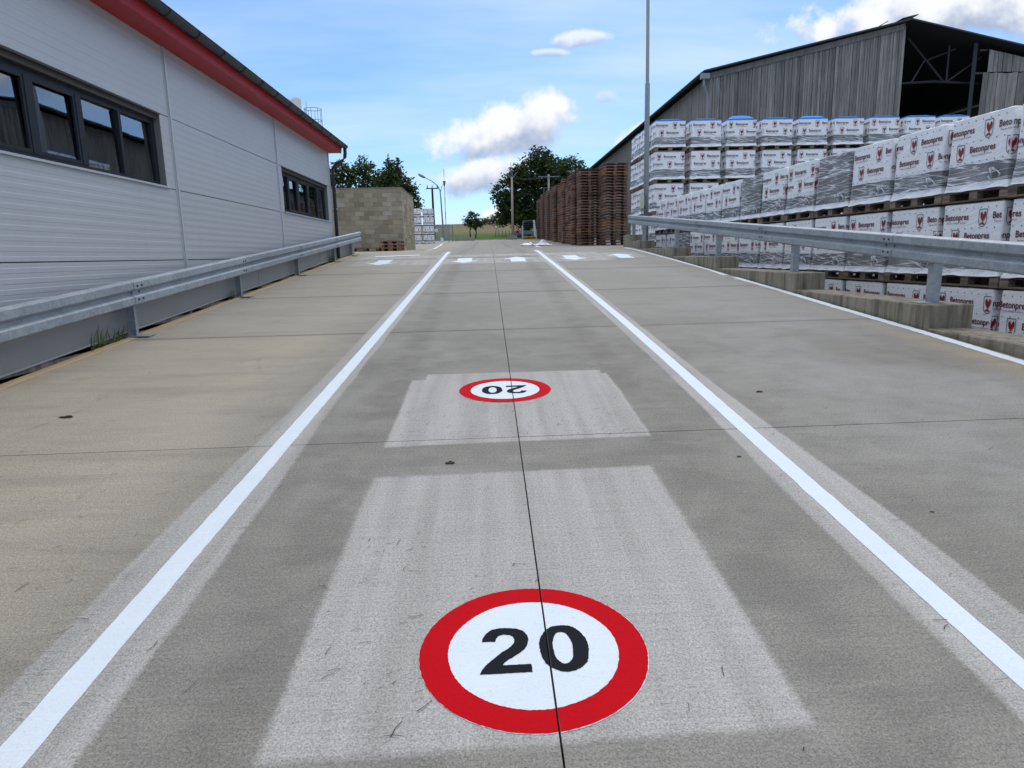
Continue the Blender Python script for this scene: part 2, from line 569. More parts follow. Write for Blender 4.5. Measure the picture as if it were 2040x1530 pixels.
def wood_mat(name, dark, light, rand=0.35, axis=2, scale=1.0, orange=None):
    m, nb = new_mat(name)
    P = nb.obj()
    st = [14, 14, 14]
    st[axis] = 0.7
    r = nb.rnd()
    off = nb.comb(nb.m('MULTIPLY', r, 37.0), nb.m('MULTIPLY', r, 91.0), nb.m('MULTIPLY', r, 53.0))
    Q = nb.vm('ADD', P, off)
    g = nb.noise(nb.vm('MULTIPLY', Q, tuple(st)), 1.6 * scale, 6, 0.65, 0.2)
    b = nb.noise(Q, 0.9, 3)
    col = nb.mix(nb.smooth(g, 0.28, 0.72), dark, light)
    k = nb.m('ADD', nb.m('MULTIPLY_ADD', r, 2 * rand, 1 - rand), nb.m('MULTIPLY', nb.m('SUBTRACT', b, 0.5), 0.5))
    col = nb.vm('MULTIPLY', col, nb.comb(k, k, k))
    if orange:
        r2 = nb.m('FRACT', nb.m('MULTIPLY', r, 17.3))
        col = nb.mix(nb.smooth(r2, 0.84, 0.92, 0, 0.75), col, orange)
    nb.out(nb.bsdf(col, 0.85, 0, nb.bump(g, 0.4, 0.004), 0.2))


wood_mat('weathered_plank', (0.158, 0.149, 0.138), (0.292, 0.277, 0.258), 0.27)
wood_mat('pallet_wood', (0.135, 0.085, 0.064), (0.310, 0.205, 0.158), 0.40, axis=0, orange=(0.34, 0.15, 0.06))
wood_mat('pallet_block', (0.070, 0.042, 0.032), (0.155, 0.098, 0.074), 0.40, axis=0, orange=(0.30, 0.13, 0.05))
wood_mat('load_pallet_wood', (0.10, 0.078, 0.058), (0.25, 0.195, 0.145), 0.30, axis=0)
simple('grey_block', (0.080, 0.085, 0.092), 0.9, var=0.25, scale=12, bump=0.3)
simple('print_text', (0.135, 0.011, 0.015), 0.5, var=0.1)
simple('print_black', (0.012, 0.012, 0.016), 0.5, var=0.1)
simple('print_red', (0.28, 0.016, 0.018), 0.5, var=0.1)
simple('blue_hood', (0.03, 0.26, 0.72), 0.65, var=0.2, scale=5, spec=0.15)


def film_mats():
    m, nb = new_mat('white_film')
    r = nb.rnd()
    P = nb.vm('ADD', nb.obj(), nb.comb(nb.m('MULTIPLY', r, 9.0), nb.m('MULTIPLY', r, 5.0), 0.0))
    x, y, z = nb.sep(P)
    s = nb.m('ADD', x, y)
    Q = nb.comb(nb.m('MULTIPLY', s, 1.0), nb.m('MULTIPLY_ADD', s, -3.5, nb.m('MULTIPLY', z, 11.0)), 0.0)
    w = nb.noise(Q, 1.8, 6, 0.6, 0.9)
    w2 = nb.noise(P, 7, 4, 0.6, 0.6)
    k = nb.m('MULTIPLY_ADD', w, 0.22, 0.88)
    col = nb.vm('MULTIPLY', nb.comb(0.87, 0.885, 0.905), nb.comb(k, k, k))
    nb.out(nb.bsdf(col, 0.32, 0, nb.bump(nb.m('ADD', w, nb.m('MULTIPLY', w2, 0.4)), 0.6, 0.02), 0.45))
    m, nb = new_mat('clear_film')
    r = nb.rnd()
    P = nb.vm('ADD', nb.obj(), nb.comb(nb.m('MULTIPLY', r, 19.0), nb.m('MULTIPLY', r, 7.0), nb.m('MULTIPLY', r, 3.0)))
    x, y, z = nb.sep(P)
    s = nb.m('ADD', x, y)
    Q = nb.comb(nb.m('MULTIPLY', s, 0.55), nb.m('MULTIPLY_ADD', s, -0.7, nb.m('MULTIPLY', z, 13.0)), 0.0)
    st = nb.noise(Q, 1.0, 3, 0.5, 0.35)
    ridge = nb.m('SUBTRACT', 1.0, nb.m('ABSOLUTE', nb.m('MULTIPLY_ADD', st, 2.0, -1.0)))
    r2 = nb.noise(nb.comb(nb.m('MULTIPLY', s, 0.6), nb.m('MULTIPLY_ADD', s, 1.6, nb.m('MULTIPLY', z, 9.0)), 5.0), 1.0, 2, 0.5, 0.3)
    ridge2 = nb.m('SUBTRACT', 1.0, nb.m('ABSOLUTE', nb.m('MULTIPLY_ADD', r2, 2.0, -1.0)))
    big = nb.noise(P, 2.5, 2)
    fac = nb.m('ADD', nb.smooth(ridge, 0.945, 0.995, 0.0, 0.55), nb.smooth(big, 0.35, 0.85, 0.14, 0.38))
    fac = nb.m('ADD', fac, nb.smooth(ridge2, 0.95, 0.998, 0.0, 0.5), clamp=True)
    tr = nb.node('ShaderNodeBsdfTransparent')
    gl = nb.bsdf((0.86, 0.88, 0.92), 0.22, 0, nb.bump(st, 0.6, 0.02), 0.6)
    mx = nb.node('ShaderNodeMixShader')
    nb.put(mx.inputs[0], fac)
    nb.put(mx.inputs[1], tr.outputs[0])
    nb.put(mx.inputs[2], gl)
    nb.out(mx.outputs[0])


film_mats()


def block_mat():
    m, nb = new_mat('masonry_block')
    r = nb.rnd()
    r2 = nb.m('FRACT', nb.m('MULTIPLY', r, 13.7))
    P = nb.pos()
    f = nb.noise(P, 14, 4, 0.7)
    b = nb.noise(P, 0.9, 3)
    col = nb.mix(r, (0.255, 0.220, 0.152), (0.400, 0.360, 0.268))
    col = nb.mix(nb.smooth(r2, 0.85, 0.95, 0, 0.5), col, (0.42, 0.41, 0.36))
    k = nb.m('ADD', nb.m('MULTIPLY_ADD', f, 0.35, 0.80), nb.m('MULTIPLY', nb.m('SUBTRACT', b, 0.5), 0.5))
    col = nb.vm('MULTIPLY', col, nb.comb(k, k, k))
    nb.out(nb.bsdf(col, 0.9, 0, nb.bump(f, 0.4, 0.01), 0.2))


block_mat()
simple('mortar', (0.27, 0.24, 0.17), 0.95, var=0.2)


def leaf_mat(name, c1, c2):
    m, nb = new_mat(name)
    P = nb.pos()
    n = nb.noise(P, 0.7, 3)
    n2 = nb.noise(P, 9, 2)
    col = nb.mix(nb.smooth(nb.m('MULTIPLY_ADD', n2, 0.5, nb.m('MULTIPLY', n, 0.6)), 0.38, 0.72), c1, c2)
    d = nb.bsdf(col, 0.6, 0, None, 0.3)
    t = nb.node('ShaderNodeBsdfTranslucent')
    nb.put(t.inputs[0], nb.vm('MULTIPLY', col, (1.2, 1.3, 0.6)))
    mx = nb.node('ShaderNodeMixShader')
    mx.inputs[0].default_value = 0.22
    nb.put(mx.inputs[1], d)
    nb.put(mx.inputs[2], t.outputs[0])
    nb.out(mx.outputs[0])


leaf_mat('leaf_dark', (0.022, 0.038, 0.013), (0.075, 0.105, 0.032))
leaf_mat('leaf_mid', (0.034, 0.060, 0.016), (0.105, 0.150, 0.042))
leaf_mat('leaf_brown', (0.06, 0.055, 0.022), (0.15, 0.12, 0.05))
leaf_mat('grass_blade', (0.045, 0.085, 0.018), (0.11, 0.17, 0.04))
simple('bark', (0.045, 0.036, 0.028), 0.95, var=0.3, scale=5, bump=0.5)
simple('needle', (0.035, 0.024, 0.016), 0.9, var=0.3)
simple('pole_steel', (0.24, 0.265, 0.275), 0.5, 0.3, var=0.12, scale=2)
simple('pole_concrete', (0.36, 0.33, 0.28), 0.9, var=0.12, scale=2)
simple('pole_black', (0.018, 0.018, 0.020), 0.8)
simple('cream_box', (0.50, 0.49, 0.36), 0.5)
simple('white_metal', (0.70, 0.71, 0.72), 0.45, var=0.06)
simple('mast_red', (0.42, 0.05, 0.04), 0.6)
simple('yellow_paint', (0.55, 0.36, 0.03), 0.6, var=0.2)
simple('trailer_blue', (0.16, 0.22, 0.30), 0.5)
simple('skin', (0.45, 0.28, 0.20), 0.6)
simple('red_cloth', (0.45, 0.02, 0.03), 0.9)
simple('blue_cloth', (0.06, 0.10, 0.28), 0.9)
simple('plastic_sheet', (0.72, 0.75, 0.80), 0.35, var=0.1)


def ground_mat():
    m, nb = new_mat('field')
    P = nb.pos()
    x, y, z = nb.sep(P)
    n = nb.noise(P, 0.35, 6, 0.65)
    n2 = nb.noise(nb.vm('MULTIPLY', P, (0.15, 1, 1)), 0.25, 5, 0.6)
    f = nb.noise(P, 6, 4, 0.7)
    dry = nb.mix(nb.smooth(n2, 0.3, 0.7), (0.135, 0.112, 0.050), (0.195, 0.160, 0.082))
    dry = nb.mix(nb.smooth(n, 0.5, 0.75, 0, 0.6), dry, (0.10, 0.105, 0.040))
    green = nb.mix(n, (0.050, 0.105, 0.018), (0.095, 0.165, 0.034))
    yy = nb.m('ADD', y, nb.m('MULTIPLY', nb.m('SUBTRACT', n2, 0.5), 5.0))
    col = nb.mix(nb.smooth(yy, 96, 101), green, dry)
    band = nb.m('MULTIPLY', nb.smooth(yy, 240, 262), nb.smooth(yy, 330, 300))
    col = nb.mix(nb.m('MULTIPLY', band, 0.7), col, (0.085, 0.105, 0.035))
    k = nb.m('MULTIPLY_ADD', f, 0.7, 0.65)
    col = nb.vm('MULTIPLY', col, nb.comb(k, k, k))
    nb.out(nb.bsdf(col, 0.95, 0, nb.bump(f, 0.6, 0.08), 0.1))


ground_mat()

# ------------------------------------------------------------------ ground, yard, plaza, ramp
mb = MB()
gy = [-80, -30, 0, 30, 55, 61, 64, 66, 70, 75, 80, 90, 100, 120, 150, 180, 220, 260, 300, 330, 380, 450, 600, 900, 1500]
gx = [-900, -400, -200, -120, -80, -50, -30, -15, -5, 5, 15, 30, 50, 80, 120, 200, 400, 900]


def ground_z(x, y):
    if y < 62:
        return -0.45
    b = gz(y) - 0.05
    if y < 64:
        return -0.45 + (b + 0.45) * (y - 62) / 2
    roll = 0.8 * math.sin(x * 0.012 + 0.6) * min(1, (y - 64) / 150)
    return b + roll + 0.0011 * abs(x) * min(1, (y - 64) / 100)


for yv in gy:
    for xv in gx:
        mb.v.append((xv, yv, ground_z(xv, yv)))
nx = len(gx)
for j in range(len(gy) - 1):
    for i in range(nx - 1):
        mb.f.append((j * nx + i, j * nx + i + 1, (j + 1) * nx + i + 1, (j + 1) * nx + i)); mb.mi.append(0)
tag(mb.build('ground', 'field', smooth=True), kind='structure')

mb = MB().box(5.3, 60, -30, 24.2, -0.44, -0.22)
tag(mb.build('storage_yard', 'yard_concrete'), kind='structure')

mb = MB()          # raised plaza behind the crest, following its own gentle rise
ys = [23.6, 24.2, 25, 26, 27, 28.5, 30, 33, 36, 40, 45, 50, 55, 60, 63.5, 66.5]
for (xa, xb) in ((-60, 0.168), (0.174, 60)):
    o = len(mb.v)
    for yv in ys:
        mb.v += [(xa, yv, gz(yv) - 0.004), (xb, yv, gz(yv) - 0.004), (xa, yv, -0.5), (xb, yv, -0.5)]
    for i in range(len(ys) - 1):
        a = o + 4 * i
        mb.f += [(a, a + 1, a + 5, a + 4), (a + 1, a + 3, a + 7, a + 5), (a + 2, a, a + 4, a + 6)]
        mb.mi += [0, 0, 0]
    mb.f += [(o, o + 2, o + 3, o + 1), (o + 4 * (len(ys) - 1), o + 4 * (len(ys) - 1) + 1, o + 4 * (len(ys) - 1) + 3, o + 4 * (len(ys) - 1) + 2)]
    mb.mi += [0, 0]
plaza = tag(mb.build('plaza', 'ramp_concrete'), kind='structure')

ramp = tag(MB().hexa([(-4.44, -6, -0.5), (5.02, -6, -0.5), (5.02, 23.59, -0.5), (-4.44, 23.59, -0.5),
                      (-4.44, -6, -6 * SL - 0.035), (5.02, -6, -6 * SL - 0.035), (5.02, 23.59, gz(23.59) - 0.06), (-4.44, 23.59, gz(23.59) - 0.06)])
           .build('ramp', 'joint_dark'), kind='structure')
JX = 0.171
rows = [-6, -3.6, 0.30, 4.33, 8.33, 12.0, 16.0, 20.0, 23.59]
for c, (xa, xb) in enumerate(((-4.36, JX - 0.0034), (JX + 0.0034, 5.0))):
    for i in range(len(rows) - 1):
        sk = 0.02
        ya0, ya1 = rows[i] + 0.005, rows[i + 1] - 0.005
        if i == len(rows) - 2:
            sk1 = 0.0
        else:
            sk1 = sk
        sk0 = 0 if i == 0 else sk
        P = []
        for zz in (0.03, 0.0):
            for (xx, yy, k) in ((xa, ya0, sk0), (xb, ya0, sk0), (xb, ya1, sk1), (xa, ya1, sk1)):
                y_ = yy + k * xx
                P.append((xx, y_, min(y_ * SL, gz(y_)) - zz - 0.0004 * ((c + i) % 2)))
        MB().hexa(P).build('concrete_slab', 'ramp_concrete', ramp)


def on_ramp(p, dz):      # flat 2-D outline -> point on the slope
    return (p[0], p[1], p[1] * SL + dz)


def lift_build(mb, name, mats, parent, dz, cut=True):
    me = mb.mesh(name, mats, recalc=False)
    bm = bmesh.new(); bm.from_mesh(me)
    if cut:
        for px in (JX - 0.0034, JX + 0.0034):
            bmesh.ops.bisect_plane(bm, geom=bm.verts[:] + bm.edges[:] + bm.faces[:], plane_co=(px, 0, 0), plane_no=(1, 0, 0))
        kill = [f for f in bm.faces if abs(f.calc_center_median().x - JX) < 0.0033]
        bmesh.ops.delete(bm, geom=kill, context='FACES')
    for vtx in bm.verts:
        vtx.co.z += gz(vtx.co.y) + dz
    bm.to_mesh(me); bm.free()
    me.update()
    return link(name, me, parent)


def strip(points, w, jit=0.004):
    """hand-painted line through (x, y) points, ragged to the brush"""
    mb = MB()
    L, Rr = [], []
    for i in range(len(points) - 1):
        (xa, ya), (xb, yb) = points[i], points[i + 1]
        n = max(2, int(abs(yb - ya) / 0.06))
        for k in range(n + (1 if i == len(points) - 2 else 0)):
            t = k / n
            yv = ya + (yb - ya) * t
            t2 = t
            xv = xa + (xb - xa) * t2
            L.append((xv - w / 2 + random.uniform(-jit, jit), yv, 0))
            Rr.append((xv + w / 2 + random.uniform(-jit, jit), yv, 0))
    for i in range(len(L) - 1):
        mb.add([L[i], Rr[i], Rr[i + 1], L[i + 1]], [(0, 1, 2, 3)])
    return mb


tag(lift_build(strip([(-1.402, 0.4), (-1.397, 2.4), (-1.381, 4.4), (-1.366, 6.5), (-1.354, 9), (-1.340, 14), (-1.31, 23.3)], 0.114, 0.0022),
               'painted_line', 'white_paint', ramp, 0.0016), 'white painted lane line left of the speed roundels')
tag(lift_build(strip([(1.685, 0.4), (1.690, 2.6), (1.708, 4.4), (1.735, 6.5), (1.748, 9), (1.735, 12.5), (1.69, 17.5), (1.62, 23.3)], 0.110, 0.0022),
               'painted_line', 'white_paint', ramp, 0.0016), 'white painted lane line right of the speed roundels')
tag(lift_build(strip([(4.88, 1.0), (4.89, 5.9), (4.93, 7.5), (4.92, 8.5), (4.92, 9.5), (4.94, 11.5), (4.92, 13.45)], 0.125, 0.008),
               'painted_line', 'white_paint', ramp, 0.0016), 'white edge line along the stepped concrete wall, near stretch')
tag(lift_build(strip([(4.89, 13.9), (4.93, 15.0), (4.90, 18), (4.82, 21), (4.72, 23.5)], 0.10, 0.008),
               'painted_line', 'white_paint', ramp, 0.0016), 'white edge line along the stepped concrete wall, far stretch')
arrow = [(-0.17, -0.70), (0.17, -0.70), (0.17, 0.12), (0.34, 0.12), (0.0, 0.70), (-0.34, 0.12), (-0.17, 0.12)]
for (ax, ay, up, lb) in ((-2.95, 19.15, -1, 'leftmost white arrow, pointing down the ramp'), (-0.66, 19.25, -1, 'white arrow pointing down the ramp, left of the centre joint'),
                         (0.83, 19.35, 1, 'white arrow pointing up the ramp, right of the centre joint'), (2.40, 19.45, -1, 'white arrow pointing down the ramp, right of the right lane line'),
                         (3.88, 19.75, 1, 'rightmost white arrow, pointing up the ramp')):
    mb = MB()
    mb.poly2d([(ax + up * px * 1.2, ay + up * py * 1.2) for px, py in arrow])
    tag(lift_build(mb, 'painted_arrow', 'white_paint', ramp, 0.0016), lb)
mb = MB().add([(-3.5, 21.3, 0), (-2.15, 21.62, 0), (-2.17, 21.98, 0), (-3.52, 21.66, 0)], [(0, 1, 2, 3)])
tag(lift_build(mb, 'painted_bar', 'white_paint', ramp, 0.0016), 'short white cross bar behind the leftmost arrow')

TWO = [(-0.1791, 0.0521), (-0.1757, 0.0705), (-0.1652, 0.0964), (-0.1438, 0.1201), (-0.1125, 0.128), (-0.0814, 0.1268), (-0.0505, 0.1209), (-0.0296, 0.1071), (-0.0167, 0.0832), (-0.0129, 0.0603), (-0.0175, 0.031), (-0.0306, 0.0029), (-0.0498, -0.0171), (-0.0686, -0.0351), (-0.087, -0.0494), (-0.1007, -0.0621), (-0.1088, -0.0767), (-0.0105, -0.075), (-0.0098, -0.1155), (-0.1833, -0.1194), (-0.1759, -0.094), (-0.1628, -0.0717), (-0.145, -0.0492), (-0.1246, -0.0264), (-0.1084, -0.0082), (-0.0898, 0.0066), (-0.0731, 0.0254), (-0.0656, 0.0413), (-0.0637, 0.0597), (-0.0689, 0.077), (-0.0803, 0.086), (-0.1015, 0.0893), (-0.1181, 0.0839), (-0.1278, 0.0675), (-0.1315, 0.0499)]


def densify(poly, step, jit):
    out = []
    for i in range(len(poly)):
        a, b = poly[i], poly[(i + 1) % len(poly)]
        n = max(1, int(math.dist(a, b) / step))
        for k in range(n):
            t = k / n
            out.append((a[0] + (b[0] - a[0]) * t + random.uniform(-jit, jit), a[1] + (b[1] - a[1]) * t + random.uniform(-jit, jit)))
    return out


def ring_pts(cx, cy, rx, ry, n, jit, e=2.0):
    out = []
    for k in range(n):
        w = 2 * PI * k / n
        c, s = math.cos(w), math.sin(w)
        q = random.uniform(-jit, jit) + 0.6 * jit * math.sin(w * 7 + cx)
        out.append((cx + (rx + q) * math.copysign(abs(c) ** (2 / e), c), cy + (ry + q) * math.copysign(abs(s) ** (2 / e), s)))
    return out


def annulus(outer, inner, T):
    mb = MB()
    n = len(outer)
    mb.add([(*T(p), 0) for p in outer] + [(*T(p), 0) for p in inner], [(i, (i + 1) % n, n + (i + 1) % n, n + i) for i in range(n)])
    return mb


def roundel(cx, cy, flip, R1, R0, label):
    root = MB()
    s = -1 if flip else 1

    def T(p):
        return (cx + s * p[0], cy + s * p[1])
    N = 220
    edge = ring_pts(0, 0, R1, R1 * 0.975, N, 0.0011)
    inn = ring_pts(0, 0, R0, R0 * 0.975, N, 0.0012)
    disc = MB()
    disc.add([(*T((0, 0)), 0)] + [(*T(p), 0) for p in inn], [(0, i + 1, (i + 1) % N + 1) for i in range(N)])
    r = lift_build(disc, 'speed_roundel', 'white_paint', ramp, 0.0018)
    tag(r, label)
    lift_build(annulus(ring_pts(0.001, -0.001, R1 + 0.001, R1 * 0.975 + 0.0015, N, 0.0010), ring_pts(0, 0, R1 - 0.02, R1 * 0.975 - 0.02, N, 0), T), 'primer_edge', 'white_paint', r, 0.0014)
    lift_build(annulus(edge, inn, T), 'red_ring', 'red_paint', r, 0.0024)
    two = MB()
    two.poly2d([T(p) for p in densify(TWO, 0.006, 0.0009)])
    lift_build(two, 'digit_two', 'black_paint', r, 0.0032)
    lift_build(annulus(ring_pts(0.108, 0.006, 0.085, 0.126, 130, 0.0016, 2.2), ring_pts(0.104, 0.006, 0.034, 0.086, 130, 0.0010, 2.2), T), 'digit_zero', 'black_paint', r, 0.0032)
    return r


roundel(0.119, 2.118, False, 0.393, 0.295, 'near painted red ring with 20 readable from the camera')
roundel(0.112, 5.52, True, 0.383, 0.287, 'farther painted red ring with 20 upside down from the camera')

# plaza markings
tag(lift_build(strip([(-2.52, 28.0), (-2.95, 40), (-3.3, 50.5)], 0.14), 'painted_line', 'white_paint', plaza, 0.002, False), 'white line running on across the plaza, left')
tag(lift_build(strip([(2.5, 32.0), (2.75, 40), (3.06, 50)], 0.14), 'painted_line', 'white_paint', plaza, 0.002, False), 'white line running on across the plaza, right')
tag(lift_build(MB().add([(-4.95, 47.4, 0), (-4.5, 47.4, 0), (-4.5, 48.2, 0), (-4.95, 48.2, 0)], [(0, 1, 2, 3)]), 'painted_dash', 'white_paint', plaza, 0.002, False))
for i in range(9):
    xa = -3.7 + i * 0.66
    mb = MB().add([(xa, 56 + 0.1 * i, 0), (xa + 0.40, 56 + 0.1 * i, 0), (xa + 0.40, 56.9 + 0.1 * i, 0), (xa, 56.9 + 0.1 * i, 0)], [(0, 1, 2, 3)])
    lift_build(mb, 'painted_dash', 'white_paint', plaza, 0.002, False)
    if i < 4:
        mb = MB().add([(xa + 0.40, 56 + 0.1 * i, 0), (xa + 0.66, 56 + 0.1 * i, 0), (xa + 0.66, 56.9 + 0.1 * i, 0), (xa + 0.40, 56.9 + 0.1 * i, 0)], [(0, 1, 2, 3)])
        lift_build(mb, 'painted_dash', 'red_paint', plaza, 0.002, False)

# sandy kerb strip and soil gap beside the metal hall
MB().hexa([(-4.438, -6, -6 * SL - 0.03), (-4.330, -6, -6 * SL - 0.03), (-4.330, 23.3, 23.3 * SL - 0.03), (-4.438, 23.3, 23.3 * SL - 0.03),
           (-4.438, -6, -6 * SL + 0.012), (-4.330, -6, -6 * SL + 0.004), (-4.330, 23.3, 23.3 * SL + 0.004), (-4.438, 23.3, 23.3 * SL + 0.012)]).build('kerb_strip', 'sand_kerb', ramp)
MB().hexa([(-4.56, -6, -1), (-4.44, -6, -1), (-4.44, 23.4, 1), (-4.56, 23.4, 1),
           (-4.56, -6, -6 * SL - 0.03), (-4.44, -6, -6 * SL - 0.03), (-4.44, 23.4, 23.4 * SL - 0.03), (-4.56, 23.4, 23.4 * SL - 0.03)]).build('soil_gap', 'soil', ramp)

# ------------------------------------------------------------------ metal hall on the left
WX = -4.5
hall = tag(empty('metal_hall', (WX, 10, 0.5)), 'long silver grey metal-clad hall with red eaves and dark ribbon windows', 'building')


def hc(o):
    o.parent = hall
    o.matrix_parent_inverse = hall.matrix_world.inverted() if False else Matrix.Translation((-WX, -10, -0.5))
    return o


def wall_panel(y0, y1, z0, z1, x=WX):
    """one micro-ribbed sandwich panel: alternating proud and sunk bands"""
    mb = MB()
    prof = [(x - 0.02, z0 + 0.004)]
    n = max(1, round((z1 - z0) / 0.05))
    h = (z1 - z0 - 0.008) / n
    for k in range(n):
        za = z0 + 0.004 + k * h
        xo = x if k % 2 == 0 else x - 0.0022
        prof += [(xo, za + 0.004), (xo, za + h - 0.001)]
    prof += [(x - 0.02, z1 - 0.004)]
    m_ = len(prof)
    for yv in (y0 + 0.004, y1 - 0.004):
        for (px, pz) in prof:
            mb.v.append((px, yv, pz))
    for i in range(m_ - 1):
        mb.f.append((i, i + m_, i + m_ + 1, i + 1)); mb.mi.append(0)
    mb.f.append(tuple(range(m_))); mb.mi.append(0)
    mb.f.append(tuple(reversed(range(m_, 2 * m_)))); mb.mi.append(0)
    return hc(mb.build('wall_panel', 'wall_panel'))


JZ = [-0.474, 0.526, 1.526, 2.526, 3.526, 4.50]
STR = [-9.64, -4.64, 0.36, 5.36, 10.36, 15.36, 20.36]
WIN = [(5.75, 10.03), (15.67, 19.95)]
for b in range(len(STR) - 1):
    y0, y1 = STR[b], STR[b + 1]
    for r in range(len(JZ) - 1):
        z0, z1 = JZ[r], JZ[r + 1]
        if z1 < y0 * SL:
            continue
        w = [q for q in WIN if q[0] > y0 and q[1] < y1] if r == 3 else []
        if w:
            wall_panel(y0 + 0.05, w[0][0] - 0.02, z0, z1)
            wall_panel(w[0][1] + 0.005, y1 - 0.05, z0, z1)
        else:
            wall_panel(y0 + 0.05, y1 - 0.05, z0, z1)
for yv in STR[1:-1]:
    zj = yv * SL + 0.34
    o = MB().box(WX - 0.02, WX + 0.004, yv - 0.055, yv + 0.055, zj, 4.50).box(WX + 0.004, WX + 0.022, yv - 0.022, yv + 0.022, zj, 4.50, 1).build('joint_cover', ['wall_panel', 'trim_light'])
    hc(o)
hc(MB().box(WX - 0.05, WX + 0.015, 20.31, 20.375, 0.5, 4.5).build('corner_trim', 'trim_light'))
# windows: aluminium ribbon in a deep reveal
for (y0, y1), muls in ((WIN[0], [(6.35, 0.06), (7.375, 0.10), (8.235, 0.11), (9.095, 0.06)]), (WIN[1], [(16.37, 0.10), (17.15, 0.18), (18.10, 0.18), (19.05, 0.12)])):
    z0, z1 = 2.545, 3.505
    fx = WX - 0.085
    win = hc(empty('window'))
    MB().box(fx - 0.06, WX - 0.001, y1, y1 + 0.004, z0, z1).build('reveal', 'reveal_grey', win)
    MB().box(fx - 0.06, WX - 0.001, y0 - 0.018, y0, z0, z1).build('reveal', 'reveal_grey', win)
    MB().box(fx - 0.06, WX + 0.012, y0 - 0.01, y1 + 0.003, z1 + 0.0005, z1 + 0.018).box(fx - 0.06, WX - 0.03, y0, y1, z1 - 0.06, z1).build('lintel', 'brown_board', win)
    MB().box(fx - 0.02, WX + 0.035, y0 - 0.02, y1 + 0.06, z0 - 0.022, z0 + 0.002).build('sill', 'trim_light', win)
    fr = MB()
    ya, yb = y0, y1
    fr.box(fx - 0.06, fx, ya, yb, z0 + 0.003, z0 + 0.065).box(fx - 0.06, fx, ya, yb, z1 - 0.13, z1 - 0.06).box(fx - 0.06, fx, ya, ya + 0.06, z0 + 0.065, z1 - 0.13).box(fx - 0.06, fx, yb - 0.10, yb, z0 + 0.065, z1 - 0.13)
    fr.build('frame', 'anthracite', win)
    edges = [ya + 0.06]
    for (my, mw) in muls:
        MB().box(fx - 0.05, fx + 0.012, my - mw / 2, my + mw / 2, z0 + 0.066, z1 - 0.131).build('mullion', 'anthracite', win)
        edges += [my - mw / 2, my + mw / 2]
    edges.append(yb - 0.10)
    for k in range(0, len(edges), 2):
        a, b_ = edges[k], edges[k + 1]
        tl_ = 0.022
        MB().hexa([(fx - 0.026, a - 0.01, z0 + 0.06), (fx - 0.020, a - 0.01, z0 + 0.06), (fx - 0.020, b_ + 0.01, z0 + 0.06), (fx - 0.026, b_ + 0.01, z0 + 0.06),
                   (fx - 0.026 - tl_, a - 0.01, z1 - 0.125), (fx - 0.020 - tl_, a - 0.01, z1 - 0.125), (fx - 0.020 - tl_, b_ + 0.01, z1 - 0.125), (fx - 0.026 - tl_, b_ + 0.01, z1 - 0.125)]).build('pane', 'window_glass', win)
        if k in (2, 4):      # opening sashes carry a second, thinner frame
            q = 0.04
            MB().box(fx - 0.018, fx + 0.006, a, b_, z0 + 0.065, z0 + 0.065 + q).box(fx - 0.02, fx + 0.006, a, b_, z1 - 0.13 - q, z1 - 0.13).box(fx - 0.02, fx + 0.006, a, a + q, z0 + 0.105, z1 - 0.17).box(fx - 0.02, fx + 0.006, b_ - q, b_, z0 + 0.105, z1 - 0.17).build('sash', 'anthracite', win)
    # room behind
    rm = MB()
    rm.box(fx - 0.95, fx - 0.90, y0 - 0.6, y1 + 0.6, z0 - 0.6, z1 + 0.4)
    rm.box(fx - 0.90, fx - 0.07, y0 - 0.6, y0 - 0.55, z0 - 0.6, z1 + 0.4).box(fx - 0.90, fx - 0.07, y1 + 0.55, y1 + 0.6, z0 - 0.6, z1 + 0.4)
    rm.box(fx - 0.90, fx - 0.07, y0 - 0.55, y1 + 0.55, z1 + 0.36, z1 + 0.4).box(fx - 0.90, fx - 0.07, y0 - 0.55, y1 + 0.55, z0 - 0.6, z0 - 0.56)
    rm.build('room_lining', 'interior_wall', win)
    MB().box(fx - 0.12, fx - 0.10, yb - 0.75, yb - 0.1, z0 + 0.05, z1 - 0.15).build('curtain', 'curtain', win)
    for (py, pz, pw, ph) in ((y0 + 0.9, 3.0, 0.25, 0.4), (y0 + 2.9, 2.85, 0.22, 0.3)):
        MB().box(fx - 0.895, fx - 0.885, py, py + pw, pz - ph / 2, pz + ph / 2).build('paper_notice', 'paper', win)
# eaves: soffit, fascia, gutter with brackets, roof
hc(MB().box(WX - 0.1, -4.155, -9.6, 20.5, 4.475, 4.492).build('soffit', 'red_metal'))
hc(MB().hexa([(-4.185, -9.6, 4.470), (-4.150, -9.6, 4.470), (-4.150, 20.52, 4.470), (-4.185, 20.52, 4.470),
              (-4.155, -9.6, 4.66), (-4.120, -9.6, 4.66), (-4.120, 20.52, 4.66), (-4.155, 20.52, 4.66)]).build('fascia', 'red_metal'))
hc(MB().prism([(WX - 0.1, 4.493), (-4.156, 4.493), (-4.128, 4.655), (WX - 0.1, 4.66)], 20.47, 20.50, 'Y').build('eave_end_cap', 'red_metal'))
mb = MB()
gcx, gcz, gr = -4.045, 4.675, 0.078
prof = [(gcx + gr * math.cos(PI + PI * k / 10), gcz + gr * math.sin(PI + PI * k / 10)) for k in range(11)]
prof += [(gcx + (gr - 0.006) * math.cos(2 * PI - PI * k / 10), gcz + (gr - 0.006) * math.sin(2 * PI - PI * k / 10)) for k in range(11)]
mb.prism(prof, -9.6, 20.62, 'Y')
mb.tube([(gcx + gr, -9.6, gcz + 0.004), (gcx + gr, 20.62, gcz + 0.004)], 0.010, 6)
gut = hc(mb.build('gutter', 'gutter_grey', smooth=False))
